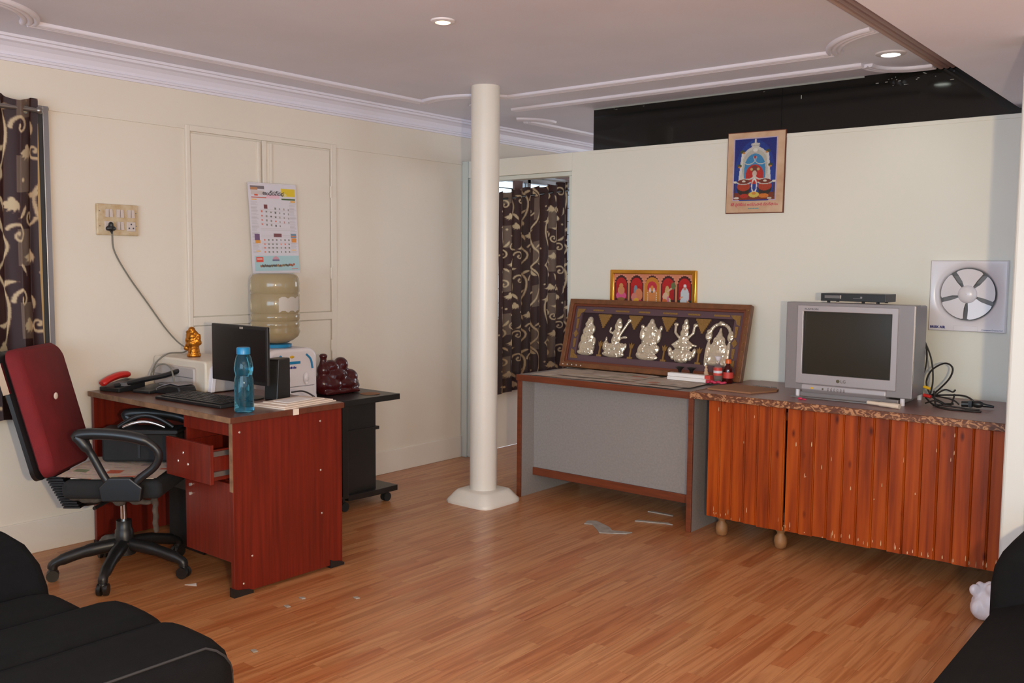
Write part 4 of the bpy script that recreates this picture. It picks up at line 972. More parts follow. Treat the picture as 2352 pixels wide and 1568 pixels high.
# set-top box on the television
st = thing('set_top_box', 'slim black set-top box on top of the television', 'set-top box', (-1.56, 4.60, Z1))
B().box(-1.735, -1.420, 4.545, 4.70, Z1+0.008, Z1+0.046).build('case', 'black_plastic', st, bevel=0.002)
B().box(-1.715, -1.635, 4.5435, 4.5455, Z1+0.022, Z1+0.036).build('display', 'grey_plastic', st)
B().box(-1.637, -1.633, 4.5432, 4.5455, Z1+0.021, Z1+0.037).build('display_edge', 'chrome', st)
B().box(-1.575, -1.535, 4.5435, 4.5455, Z1+0.023, Z1+0.025).build('slot', 'grey_plastic', st)
B().box(-1.540, -1.531, 4.5432, 4.5455, Z1+0.024, Z1+0.033).build('button', 'silver_dark', st)
for x in (-1.70, -1.53, -1.46): B().cyl((x, 4.56, Z1+0.0004), (x, 4.56, Z1+0.009), 0.008, 10).build('foot', 'black_plastic', st)
for x in (-1.70, -1.46): B().cyl((x, 4.685, Z1+0.0004), (x, 4.685, Z1+0.009), 0.008, 10).build('foot', 'black_plastic', st)
# curved white handset / knife-like handle and red clip in front
hd = thing('table_knife', 'knife with a cream plastic grip lying in front of the television', 'knife', (-1.36, 4.40, KZ))
q = B(); q.tube(curve_pts([(-1.445, 4.425, KZ+0.013), (-1.40, 4.412, KZ+0.013), (-1.34, 4.398, KZ+0.013), (-1.29, 4.39, KZ+0.012)], 6), [0.009]*8+[0.011]*6+[0.0125]*5, 10, rx=1.2)
q.build('knife_grip', 'cream_plastic', hd, smooth=True)
B().box(-1.83, -1.445, 4.432, 4.452, KZ+0.004, KZ+0.008, Matrix.Identity(4)).build('blade', 'dull_metal', hd)
tag(B().ell((-1.755, 4.375, KZ+0.006), (0.012, 0.006, 0.006), 10).ell((-1.735, 4.375, KZ+0.004), (0.012, 0.004, 0.004), 10).build('red_clip', 'magenta_wrap', smooth=True), 'tiny red wrapper in front of the television', 'wrapper')
# cables beside the television
cy = 4.72
def C3(x, y, z): return (x, y, z)
ct = thing('cable_tangle', 'tangle of black cables and a plug beside the television', 'cable', (-1.13, 4.70, KZ))
K = KZ+0.004
def on_plane(px, py, Y):   # point on the plane y = Y seen at a pixel of the photograph
    d = _r*((px-1176)/2124.2)+_u*((784-py)/2124.2)+_f; t = Y/d.y
    return Vector((d.x*t, Y, 1.4+d.z*t))
for pts, r in (([(2112, 765), (2128, 800), (2127, 840), (2118, 862), (2108, 868)], .004), ([(2116, 765), (2138, 820), (2143, 870), (2137, 906)], .004),
               ([(2137, 908), (2128, 878), (2140, 850), (2170, 834), (2188, 845), (2180, 870), (2150, 900), (2138, 908)], .0045),
               ([(2138, 908), (2180, 907), (2215, 909), (2235, 920), (2240, 930)], .0045), ([(2138, 908), (2170, 913), (2192, 920), (2203, 930)], .004), ([(2140, 908), (2160, 925), (2190, 934)], .004)):
    p = [on_plane(a, b, 4.70) for a, b in pts]
    p = [Vector((v.x, v.y, max(v.z, K+0.002))) for v in p]
    B().tube(curve_pts(p, 7), r, 6).build('cable', 'cable_black', ct, smooth=True)
for i, pts in enumerate(([(-1.24, 4.62, K+.03), (-1.20, 4.58, K+.01), (-1.15, 4.55, K), (-1.05, 4.52, K), (-0.98, 4.53, K), (-1.03, 4.56, K+.004), (-1.16, 4.57, K+.008), (-1.20, 4.60, K)], [(-1.215, 4.66, K+.06), (-1.20, 4.62, K+.03), (-1.17, 4.56, K), (-1.09, 4.51, K), (-0.99, 4.55, K+.006)], [(-1.21, 4.64, K+.04), (-1.17, 4.67, K+.07), (-1.14, 4.69, K+.06), (-1.13, 4.70, K+.07)], [(-1.23, 4.60, K+.05), (-1.18, 4.63, K+.02), (-1.14, 4.66, K), (-1.13, 4.69, K+.05)], [(-1.225, 4.56, K+.012), (-1.18, 4.545, K+.03), (-1.15, 4.57, K+.012), (-1.19, 4.60, K)])):
    B().tube(curve_pts(pts, 6), 0.004, 6).build('cable', 'cable_black', ct, smooth=True)
B().cyl((-1.245, 4.60, K+.085), (-1.215, 4.595, K+.078), 0.007, 10).build('yellow_connector', 'yellow_plastic', ct, smooth=True)
B().cyl((-1.245, 4.60, K+.045), (-1.210, 4.595, K+.040), 0.008, 10).build('red_connector', 'red_plastic', ct, smooth=True)
pq = B(); pq.cyl((-1.09, 4.655, K+.012), (-1.05, 4.66, K+.014), 0.014, 12); pq.ell((-1.025, 4.665, K+.016), (0.03, 0.016, 0.017), 12); pq.cyl((-1.00, 4.665, K+.014), (-0.955, 4.67, K+.010), 0.010, 10, 0.005); pq.box(-1.06, -1.045, 4.645, 4.68, K, K+.03)
pq.build('plug', 'black_plastic', ct, smooth=True)

# ---- exhaust fan on the partition
fy = PY-0.0005
fn = thing('exhaust_fan', 'square white plastic exhaust fan with five blades on the partition', 'fan', (-1.162, PY, 1.10))
CX, CZf, RR = -1.163, 1.282, 0.130
n = 60; sqv = []; 
def sqpt(a, h):
    c_, s_ = math.cos(a), math.sin(a); k_ = h/max(abs(c_), abs(s_)); return (-1.162+k_*c_, 1.273+k_*s_)
ring = B(); vs = []
for h_, y_ in (('sq', fy), ('sq', fy-0.024), ('sq2', fy-0.030), (RR*1.22, fy-0.030), (RR*1.08, fy-0.024), (RR, fy-0.010), (RR, fy-0.002)):
    for i in range(n):
        a = 2*math.pi*i/n+math.pi/4
        if h_ == 'sq': p = sqpt(a, 0.176)
        elif h_ == 'sq2': p = sqpt(a, 0.172)
        else: p = (CX+h_*math.cos(a), CZf+h_*math.sin(a))
        vs.append((p[0], y_, p[1]))
ring.add(vs, [(k*n+i, k*n+(i+1) % n, (k+1)*n+(i+1) % n, (k+1)*n+i) for k in range(6) for i in range(n)])
ring.build('housing', 'white_plastic', fn, smooth=True)
B().lathe([(RR*1.0, 0), (RR*1.0, 0.001)], (CX, fy-0.001, CZf), 40, Matrix.Rotation(math.radians(90), 3, 'X')).build('shutter_back', 'shutter_grey', fn)
for z in (CZf+0.055, CZf+0.005, CZf-0.05):
    hw = math.sqrt(RR**2-(z+0.02-CZf)**2)*0.9; B().box(CX-hw, CX+hw, fy-0.0045, fy-0.0022, z, z+0.036).build('shutter_slat', 'grey_plastic', fn)
for k_ in range(5):
    a = math.radians(90+72*k_); pts = []
    outl = [(0.035, -0.022), (0.065, -0.040), (0.088, -0.058), (0.100, -0.068), (0.109, -0.062)]+[(0.1255*math.cos(math.radians(u)), 0.1255*math.sin(math.radians(u))) for u in range(-27, 25, 5)]+[(0.108, 0.057), (0.095, 0.047), (0.065, 0.028), (0.035, 0.018)]
    b = B(); vs = []
    for t_ in (0, 0.002):
        for r_, s_ in outl:
            x = r_*math.cos(a)-s_*math.sin(a); z = r_*math.sin(a)+s_*math.cos(a); vs.append((CX+x, fy-0.016-t_+s_*0.10, CZf+z))
    m_ = len(outl); b.add(vs, [tuple(range(m_)), tuple(range(2*m_-1, m_-1, -1))]+[(i, m_+i, m_+(i+1) % m_, (i+1) % m_) for i in range(m_)])
    b.build('blade', 'white_plastic', fn)
B().lathe([(0.044, -0.004), (0.044, 0.012), (0.040, 0.022), (0.028, 0.029), (0.012, 0.032), (0.001, 0.0325)], (CX, fy-0.012, CZf), 32, Matrix.Rotation(math.radians(90), 3, 'X'), cap=False).build('hub', 'white_plastic', fn, smooth=True)
B().box(CX-0.055, CX+0.055, fy-0.0325, fy-0.02, 1.100, 1.126).build('clip', 'white_plastic', fn, bevel=0.002)
text('BRISK AIR', 'model_letters', 'ink_blue', fn, (-1.329, fy-0.0306, 1.110), (1, 0, 0), (0, 0, 1), 0.0165, depth=0.0008, stretch=1.0, bold=0.0007)
text('Crompton Greaves Ltd', 'maker_letters', 'ink_blue', fn, (-1.090, fy-0.0306, 1.106), (1, 0, 0), (0, 0, 1), 0.0098, depth=0.0006)

# ---- shrine picture hanging across the black band
po = thing('shrine_picture', 'old mounted print of a blue shrine scene hanging high on the partition', 'picture', (-2.31, PY-0.012, 1.72), (0, math.radians(0.6), 0))
PW, PH = 0.350, 0.455
B().box(-PW/2, PW/2, -0.002, 0.010, -0.005, PH).build('board', 'brown_edge', po, world=False)
B().box(-PW/2+0.004, PW/2-0.004, -0.0035, -0.002, 0.0, PH-0.004).build('mount', 'photo_mount', po, world=False)
sp_ = Paint(100, 150, (206, 186, 206))
sp_.rect(.03, .02, .97, .98, (28, 44, 128))
sp_.Y0 = 0
for i in range(150): pass
sp_.ell(.5, .60, .46, .56, (30, 62, 150))
sil = (212, 208, 200); dk_ = (150, 140, 132)
sp_.rect(.485, .03, .515, .10, sil); sp_.ell(.5, .105, .10, .017, sil); sp_.poly([(.42, .15), (.58, .15), (.60, .12), (.40, .12)], (190, 186, 180))
sp_.poly([(.20, .26), (.34, .18), (.44, .14), (.56, .14), (.66, .18), (.80, .26), (.84, .45), (.82, .66), (.18, .66), (.16, .45)], sil)
sp_.ell(.5, .45, .30, .26, (196, 190, 178)); sp_.ell(.5, .47, .235, .215, (64, 140, 190)); sp_.rect(.265, .47, .735, .66, (64, 140, 190))
sp_.ring(.36, .30, .17, .12, .05, sil, 'bot'); sp_.ring(.64, .30, .17, .12, .05, sil, 'bot'); sp_.ell(.5, .31, .03, .022, (176, 60, 60))
sp_.ell(.5, .20, .05, .03, (236, 232, 222))
for x in (.16, .84):
    sp_.line(x+(.06 if x < .5 else -.06), .24, x, .68, .018, (226, 222, 214))
    for y in (.22, .44): sp_.ell(x+(.05 if x < .5 else -.05)*(1 if y < .3 else -.2), y, .05, .025, (70, 80, 50)); sp_.ell(x+(.08 if x < .5 else -.08)*(1 if y < .3 else -.1), y+.02, .03, .015, (206, 130, 50))
sp_.ell(.5, .58, .20, .155, (196, 44, 34)); sp_.rect(.3, .585, .7, .66, (196, 44, 34)); sp_.ell(.5, .50, .07, .06, (120, 60, 50)); sp_.ell(.5, .57, .05, .05, (216, 190, 170)); sp_.ell(.43, .50, .03, .02, (206, 176, 120)); sp_.ell(.58, .50, .03, .02, (206, 176, 120))
sp_.ring(.34, .585, .16, .075, .14, (220, 212, 200), 'bot'); sp_.ring(.66, .585, .16, .075, .14, (220, 212, 200), 'bot')
sp_.rect(.03, .87, .97, .98, (130, 52, 28))
for cx in (.26, .74):
    sp_.ell(cx, .80, .155, .11, (46, 40, 34)); sp_.ell(cx, .765, .15, .075, (180, 62, 34)); sp_.ell(cx, .69, .14, .035, (120, 50, 34)); sp_.ell(cx, .685, .04, .016, (230, 220, 200)); sp_.ring(cx, .70, .15, .035, .16, (206, 200, 190), 'bot')
sp_.ring(.5, .76, .055, .105, .2, (226, 222, 214)); sp_.ell(.5, .90, .12, .045, (222, 196, 90)); sp_.ell(.5, .88, .05, .02, (222, 140, 60)); sp_.ell(.28, .92, .10, .035, (190, 50, 30)); sp_.ell(.72, .92, .11, .035, (222, 124, 40)); sp_.ell(.10, .95, .06, .02, (226, 214, 200)); sp_.ell(.85, .96, .05, .015, (214, 200, 180))
for x in (.06, .94): sp_.rect(x-.012, .70, x+.012, .94, (80, 56, 50)); sp_.ell(x, .695, .04, .018, (232, 226, 210))
sp_.a = np.clip(sp_.a*0.9+np.random.RandomState(1).normal(0, 7, sp_.a.shape), 0, 255)
sp_.mesh('print', 'print_glossy', po, (-PW/2+0.040, -0.0042, PH-0.034), (PW-0.085, 0, 0), (0, 0, -0.355), world=False)
text('శ్రీ సైలేశ్వర అమ్మవారి దేవస్థానం', 'caption_letters', 'ink_red', po, (0.0, -0.0042, 0.038), (1, 0, 0), (0, 0, 1), 0.0205, align='CENTER', world=False)
bk2 = B(); xx = -0.034
for w_ in (0.007, 0.005, 0.008, 0.006, 0.009, 0.005, 0.007, 0.008): bk2.box(xx, xx+w_*0.82, -0.0046, -0.0036, 0.019, 0.0245+0.0015*(w_ > 0.0065)); xx += w_+0.0012
bk2.build('small_line', 'ink_teal', po, world=False)['kind'] = 'stuff'

# ---- gold framed picture of five arches
gf = thing('gold_framed_picture', 'gold framed print of five red arched niches behind the relief frame', 'picture', (-2.965, PY-0.020, 1.128))
GW, GH = 0.612, 0.258
frame_prism((-GW/2, 0), (GW/2, GH), (-GW/2+0.028, 0.026), (GW/2-0.028, GH-0.026), -0.006, 0.018).build('frame', 'gold_frame', gf, world=False, bevel=0.006, seg=3, smooth=True)
fv = Paint(180, 96, (216, 136, 104))
for i in range(5):
    cx = .10+.2*i
    fv.ell(cx, .30, .088, .26, (72, 34, 36)); fv.rect(cx-.088, .30, cx+.088, .80, (84, 38, 38)); fv.ell(cx, .36, .074, .24, (190, 34, 36)); fv.rect(cx-.074, .36, cx+.074, .74, (176, 30, 32))
    for k_ in range(9):
        a = math.pi*(k_+.5)/9; fv.ell(cx+.09*math.cos(a), .30-.27*math.sin(a), .014, .026, (222, 146, 116))
    fv.rect(cx-.105, .3, cx-.092, .82, (206, 146, 96)); fv.rect(cx+.092, .3, cx+.105, .82, (206, 146, 96))
fv.rect(0, .80, 1, 1, (196, 110, 70))
# first niche: pink lotus seat
fv.ell(.10, .66, .066, .13, (222, 92, 140)); fv.ell(.10, .50, .045, .13, (212, 140, 96)); fv.ell(.10, .36, .026, .07, (206, 150, 90)); fv.ell(.10, .76, .05, .05, (150, 104, 60))
for x in (.03, .17): fv.ell(x, .92, .03, .08, (196, 170, 180))
# second: blue and gold group
fv.ell(.29, .50, .026, .16, (120, 146, 160)); fv.ell(.33, .62, .05, .18, (216, 130, 90)); fv.ell(.27, .70, .035, .13, (214, 130, 120)); fv.ell(.30, .82, .04, .10, (226, 170, 60)); fv.ell(.35, .86, .03, .09, (206, 60, 80)); fv.ell(.24, .90, .03, .09, (180, 186, 200)); fv.ell(.26, .94, .02, .05, (90, 70, 60))
# third: golden arch
fv.ell(.5, .34, .088, .24, (206, 132, 46)); fv.rect(.412, .34, .588, 1, (206, 132, 46)); fv.ell(.5, .40, .062, .18, (200, 52, 66)); fv.ell(.5, .74, .064, .34, (214, 134, 76)); fv.ell(.5, .46, .022, .12, (222, 140, 60)); fv.ell(.475, .48, .012, .07, (232, 206, 200)); fv.ell(.525, .48, .012, .07, (232, 206, 200)); fv.ell(.5, .53, .012, .03, (110, 100, 90))
for k_ in range(7): fv.ell(.445, .56+.06*k_, .006, .018, (232, 220, 200)); fv.ell(.555, .56+.06*k_, .006, .018, (232, 220, 200))
# fourth: seated figure with a green bunch
fv.ell(.69, .52, .028, .18, (206, 170, 110)); fv.ell(.67, .66, .035, .13, (222, 180, 150)); fv.line(.70, .50, .75, .40, .022, (214, 176, 150)); fv.ell(.765, .34, .028, .10, (106, 116, 76)); fv.line(.68, .74, .655, .97, .03, (206, 200, 150)); fv.line(.715, .72, .735, .95, .03, (206, 200, 150)); fv.ell(.70, .80, .016, .16, (210, 120, 150)); fv.ell(.66, .78, .03, .06, (214, 110, 60)); fv.rect(.62, .90, .80, .94, (224, 130, 90))
# fifth: white-robed seated figure
fv.rect(.82, .74, 1, 1, (44, 50, 40)); fv.ell(.905, .62, .052, .24, (206, 210, 216)); fv.ell(.905, .34, .018, .05, (226, 226, 230)); fv.ell(.905, .41, .016, .045, (196, 140, 116)); fv.line(.87, .68, .95, .84, .045, (222, 150, 116)); fv.ell(.89, .78, .04, .12, (206, 210, 216)); fv.line(.905, .84, .905, .98, .03, (214, 140, 106))
fv.a = np.clip(fv.a*0.95+np.random.RandomState(2).normal(0, 4, fv.a.shape), 0, 255)
fv.mesh('print', 'print_glossy', gf, (-GW/2+0.026, 0.004, GH-0.024), (GW-0.052, 0, 0), (0, 0, -(GH-0.048)), world=False)
B().box(-GW/2+0.01, GW/2-0.01, 0.0055, 0.014, 0.01, GH-0.01).build('backing', 'cardboard', gf, world=False)

# ---- large relief frame leaning on the partition
rf = thing('relief_frame', 'large wooden frame holding five silver relief figures leaning on the partition', 'frame', (-2.9025, 4.815, TT+0.0085), (math.radians(-15.5), 0, 0))
RW, RH = 1.262, 0.448
def prt(b, name, m, parent=rf, **k): return b.build(name, m, parent, world=False, **k)
prt(frame_prism((-RW/2, 0), (RW/2, RH), (-RW/2+0.032, 0.032), (RW/2-0.032, RH-0.032), -0.022, 0.018), 'outer_frame', 'frame_wood', bevel=0.004)
prt(frame_prism((-RW/2+0.030, 0.030), (RW/2-0.030, RH-0.030), (-RW/2+0.045, 0.045), (RW/2-0.045, RH-0.045), -0.014, 0.016), 'inner_frame', 'brown_edge', bevel=0.003)
prt(frame_prism((-RW/2+0.044, 0.044), (RW/2-0.044, RH-0.044), (-RW/2+0.10, 0.085), (RW/2-0.10, RH-0.085), -0.002, 0.016), 'mount', 'velvet_mount')
prt(B().box(-RW/2+0.09, RW/2-0.09, 0.012, 0.017, 0.08, RH-0.08), 'backing', 'velvet')
# studs, foil corners, ornaments
for i in range(9): prt(B().ell((RW/2-0.015, -0.023, 0.03+i*0.048), 0.0045, 8), 'stud', 'gold_foil', smooth=True)
for i in range(5): prt(B().ell((-RW/2+0.03+i*0.035, -0.023, 0.014), 0.0055, 8), 'stud', 'screw_metal', smooth=True)
for sx in (-1, 1):
    for zz in (0, 1):
        x = sx*(RW/2-0.062); z = 0.062 if zz == 0 else RH-0.062; d = -sx; e_ = 1 if zz == 0 else -1
        prt(B().prism([(x, z), (x+d*0.062, z), (x+d*0.05, z+e_*0.018), (x+d*0.028, z+e_*0.030), (x+d*0.022, z+e_*0.052), (x, z+e_*0.062)], -0.006, -0.002, 'y'), 'foil_corner', 'gold_foil')
for sx in (-1, 1):
    prt(B().prism([(sx*(RW/2-0.078), 0.195), (sx*(RW/2-0.078)+0.018, 0.222), (sx*(RW/2-0.078), 0.250), (sx*(RW/2-0.078)-0.018, 0.222)], -0.007, -0.002, 'y'), 'foil_diamond', 'gold_foil')
    for z0_, z1_ in ((0.132, 0.19), (0.255, 0.32)): prt(B().prism([(sx*(RW/2-0.078)-0.006, z0_), (sx*(RW/2-0.078)+0.006, z0_), (sx*(RW/2-0.078)+0.010, z1_), (sx*(RW/2-0.078)-0.010, z1_)], -0.006, -0.002, 'y'), 'foil_strip', 'gold_foil')
XS = [-0.465, -0.245, -0.01, 0.222, 0.452]
for i in range(4):
    xm = (XS[i]+XS[i+1])/2-0.003
    tri = []; st_ = 7
    for k_ in range(st_): tri += [(-0.048+k_*0.0069, -k_*0.0125), (-0.048+k_*0.0069, -(k_+1)*0.0125)]
    tri += [(-x, z) for x, z in reversed(tri)]
    prt(B().prism([(xm+x, RH-0.090+z) for x, z in tri], 0.002, 0.011, 'y'), 'foil_pendant', 'gold_foil')
    cv = B(); z = 0.086; cv.box(xm-0.018, xm+0.018, 0.004, 0.011, z, z+0.012); cv.box(xm-0.005, xm+0.005, 0.004, 0.011, z+0.012, z+0.07)
    cv.prism([(xm-0.010, z+0.066), (xm+0.010, z+0.066), (xm+0.018, z+0.098), (xm+0.008, z+0.086), (xm, z+0.104), (xm-0.008, z+0.086), (xm-0.018, z+0.098)], 0.004, 0.011, 'y')
    prt(cv, 'foil_lamp', 'gold_foil')
for i in range(6): prt(B().box(-0.45+i*0.17, -0.37+i*0.17+0.02*(i % 2), -0.004, -0.0018, RH-0.073, RH-0.062), 'foil_motif', 'gold_foil')
def relief(x, lumps, vox=0.0036):
    b = B(); rr_ = random.Random(int(x*1000)+5); el = [l for l in lumps if len(l) == 4 and l[2] > .02]
    for k_ in range(46):
        l = rr_.choice(el); a_ = rr_.uniform(0, 6.28); q_ = rr_.uniform(0.2, 0.85); d_ = min(l[2], l[3], 0.016)*0.9*math.sqrt(1-q_*q_)
        b.ell((x+l[0]+l[2]*q_*math.cos(a_), 0.006-d_, 0.088+l[1]+l[3]*q_*math.sin(a_)), (rr_.uniform(.003, .006), .0045, rr_.uniform(.003, .011)), 8)
    for l in lumps:
        if len(l) == 4: b.ell((x+l[0], 0.006, 0.088+l[1]), (l[2], min(l[2], l[3], 0.016)*0.9, l[3]), 12)
        else:
            p0, p1 = Vector((x+l[0], 0.002, 0.088+l[1])), Vector((x+l[2], 0.002, 0.088+l[3])); b.tube([p0, p0.lerp(p1, .5), p1], l[4], 8)
    return remeshed(b, 'relief_figure', 'silver_relief', rf, vox, world=False, smooth_it=1)
# 1 seated robed figure with wrapped head
relief(XS[0], [(0, .018, .068, .022), (-.005, .06, .058, .05), (-.004, .11, .05, .045), (-.002, .155, .044, .04), (0, .195, .032, .03), (.002, .225, .025, .028), (.03, .17, .02, .03), (.055, .09, .013, .03), (.045, .05, .022, .03), (.02, .12, .03, .02), (-.03, .05, .02, .05), (.015, .05, .01, .05)])
# 2 seated figure with a long stringed instrument
relief(XS[1], [(-.01, .02, .085, .024), (-.05, .05, .03, .04), (0, .065, .06, .03), (.04, .06, .035, .035), (-.005, .11, .034, .045), (-.005, .16, .028, .03), (0, .20, .03, .03), (0, .225, .02, .028), (0.0, .10, .075, .235, .009), (.075, .237, .016, .014), (.03, .12, .055, .13, .008), (.06, .13, .018, .01), (-.03, .15, -.055, .16, .008), (-.055, .16, -.05, .19, .007), (-.075, .07, .022, .035), (-.075, .11, .008, .02), (.07, .075, .012, .02)])
# 3 broad seated elephant-headed figure
relief(XS[2], [(0, .018, .078, .024), (0, .06, .068, .042), (0, .11, .056, .05), (0, .165, .045, .045), (0, .205, .034, .035), (0, .235, .018, .024), (-.055, .16, .02, .04), (.058, .15, .02, .045), (-.06, .205, .014, .014), (.07, .20, .012, .018), (.0, .14, .016, .05), (.02, .11, .014, .02), (-.045, .06, .03, .04), (.05, .07, .03, .03), (-.03, .185, .022, .025), (.03, .185, .022, .025), (-.06, .03, .02, .02)])
# 4 figure seated on a wide lotus
lt = [(0, .055, .082, .028), (0, .035, .068, .028), (0, .018, .045, .02), (0, .095, .065, .022), (0, .135, .036, .045), (0, .18, .03, .03), (0, .215, .026, .028), (0, .245, .015, .024), (-.03, .15, -.06, .18, .009), (-.06, .18, -.062, .22, .009), (-.064, .23, .018, .012), (.03, .15, .06, .18, .009), (.06, .18, .062, .22, .009), (.066, .23, .018, .012), (-.03, .13, -.07, .10, .009), (.03, .13, .07, .105, .009), (.078, .106, .018, .008)]
for i in range(9): a = math.pi*(i/8); lt.append((.082*math.cos(a), .062-.055*math.sin(a)+0.01, .014, .02))
relief(XS[3], lt)
# 5 standing figure under an arch
ac = [(0, .015, .085, .022), (0, .05, .07, .04), (0, .10, .055, .055), (0, .145, .04, .035), (0, .175, .018, .028), (0, .20, .010, .024), (-.07, .17, .024, .03), (.07, .17, .024, .03), (-.07, .195, .018, .018), (.07, .19, .018, .018), (-.065, .06, .016, .09), (.065, .06, .016, .09)]
for i in range(13): a = math.pi*i/12; ac.append((.062*math.cos(a), .19+.055*math.sin(a), .012, .012))
ac.append((0, .248, .022, .014)); ac += [(-.05, .03, .03, .03), (.05, .03, .03, .03)]
relief(XS[4], ac)

# ---- small things on the grey table
def box_thing(name, label, cat, x, y, z, dx, dy, dz, rz, m, m2=None):
    t = thing(name, label, cat, (x, y, z), (0, 0, rz))
    B().box(-dx/2, dx/2, -dy/2, dy/2, 0, dz).build('carton', m, t, world=False, bevel=0.001)
    if m2: B().box(dx/2-0.035, dx/2+0.0006, -dy/2-0.0006, dy/2+0.0006, 0.001, dz+0.0006).build('red_end', m2, t, world=False)
    return t
iz = TT+0.0105
box_thing('incense_box', 'lower of two long white incense boxes on the grey table', 'box', -2.525, 4.69, iz, 0.285, 0.042, 0.019, -0.03, 'paper_white', 'red_label')
box_thing('incense_box', 'upper of two long white incense boxes on the grey table', 'box', -2.533, 4.70, iz+0.0197, 0.272, 0.042, 0.019, -0.01, 'paper_white', 'red_label')
for x, lbl in ((-2.63, 'left small dark incense cup behind the white boxes'), (-2.555, 'right small dark incense cup behind the white boxes')):
    y = 4.752 
    tag(B().lathe([(0.016, 0.0), (0.014, 0.006), (0.008, 0.02), (0.008, 0.040), (0.012, 0.052), (0.026, 0.066), (0.024, 0.068), (0.006, 0.060)], (x, y, iz+0.001), 18).build('incense_cup', 'black_plastic', smooth=True), lbl, 'cup')
fg = thing('stone_figurine', 'tiny pinkish stone idol standing behind the white incense boxes', 'figurine', (-2.462, 4.752, iz))
q = B(); q.box(-2.480, -2.444, 4.744, 4.760, iz+0.001, iz+0.012)
for dx, dz, r in ((0, .025, .015), (0, .045, .014), (0, .064, .011), (0, .082, .008), (-.01, .03, .008), (.011, .035, .008)): q.ell((-2.462+dx, 4.752, iz+dz), r, 10)
remeshed(q, 'figure', 'photo_mount', fg, 0.003, smooth_it=1)
# bottles
def bottle(name, label, x, y, z, prof, mb, parts):
    t = thing(name, label, 'bottle', (x, y, z))
    B().lathe(prof, (x, y, z), 24).build('body', mb, t, smooth=True)
    for nm, pf_, mm in parts: B().lathe(pf_, (x, y, z), 24).build(nm, mm, t, smooth=True)
    return t
bottle('clear_bottle', 'small clear plastic bottle with a red label on the grey table', -2.362, 4.70, iz, [(0.020, 0), (0.024, 0.006), (0.024, 0.018), (0.021, 0.026), (0.024, 0.034), (0.024, 0.085), (0.012, 0.108), (0.010, 0.125), (0.010, 0.130)], 'bottle_clear',
       [('label', [(0.0246, 0.045), (0.0246, 0.088)], 'red_label'), ('label_band', [(0.0249, 0.058), (0.0249, 0.072)], 'white_plastic'), ('cap', [(0.0105, 0.128), (0.017, 0.140), (0.019, 0.150), (0.016, 0.152)], 'white_plastic')])
bottle('syrup_bottle', 'dark red syrup bottle with an orange cap beside the relief frame', -2.326, 4.752, iz, [(0.026, 0), (0.029, 0.005), (0.029, 0.075), (0.026, 0.088), (0.012, 0.100), (0.011, 0.112)], 'syrup',
       [('label', [(0.0296, 0.028), (0.0296, 0.062)], 'red_label'), ('cap', [(0.0165, 0.110), (0.0165, 0.130), (0.015, 0.133)], 'orange_plastic')])
wr = thing('magenta_wrapper', 'crumpled magenta wrapper at the foot of the bottles', 'wrapper', (-2.36, 4.665, iz))
q = B()
for i in range(8): q.ell((-2.40+0.014*i, 4.655+0.008*math.sin(i*2.1), iz+0.008+0.003*(i % 3)), (0.014, 0.012, 0.008), 8)
remeshed(q, 'wrapper_foil', 'magenta_wrap', wr, 0.004, smooth_it=1)
# cardboard on the cabinet's end
tag(B().prism([(-2.27, 4.40), (-2.02, 4.385), (-1.955, 4.56), (-1.97, 4.62), (-2.24, 4.66), (-2.29, 4.52)], KZ+0.001, KZ+0.010, 'z').build('cardboard_sheet', 'cardboard', bevel=0.001), 'flat brown cardboard sheet on the end of the long cabinet', 'cardboard')
ch_ = thing('bead_chain', 'thin metal bead chain lying behind the cardboard sheet', 'chain', (-2.08, 4.68, KZ)); bead = None
for i in range(14):
    if bead is None: bead = B().ell((0, 0, 0.005), 0.0048, 8).build('bead', 'dull_metal', ch_, world=False, smooth=True); o = bead
    else: o = dup(bead, ch_)
    o.location = (-0.065+i*0.010, 0.008*math.sin(i*0.7)+0.01, 0)
# pieces of broken plaster on the floor
R = random.Random(8)
def chip(cx, cy, pts, label):
    tag(B().prism([(cx+a, cy+b) for a, b in pts], 0.0004, 0.006, 'z').build('plaster_scrap', 'marble_chip', bevel=0.0015), label, 'scrap', 'scraps on the floor')
chip(-2.72, 4.06, [(-.11, .03), (-.07, .05), (.0, -.01), (.05, -.06), (.10, -.03), (.17, .02), (.18, .06), (.08, .02), (.04, .06), (-.02, .09), (-.09, .12), (-.13, .09)], 'grey plaster strip on the floor before the grey table')
chip(-2.55, 4.35, [(-.10, -.03), (-.02, .0), (.05, .03), (.10, .04), (.06, .06), (-.04, .02), (-.10, .0)], 'grey plaster sliver on the floor under the grey table')
chip(-2.62, 4.55, [(-.08, -.01), (.08, .0), (.07, .02), (-.06, .02)], 'far pale plaster sliver under the grey table')
for (x, y), lbl in (((-3.08, 2.38), 'pale paper scrap nearest the desk foot'), ((-2.91, 2.53), 'pale paper scrap right of the desk foot'), ((-3.05, 2.28), 'small paper scrap in front of the desk'), ((-2.78, 1.93), 'tiny paper scrap beside the left sofa')):
    chip(x, y, [(-.014, -.006), (.012, -.010), (.018, .006), (-.004, .010)], lbl)
tag(B().prism([(-3.60, 2.15), (-3.545, 2.175), (-3.58, 2.195)], 0.0004, 0.0016, 'z').build('paper_corner', 'paper_white'), 'white paper corner under the desk drawers', 'paper')

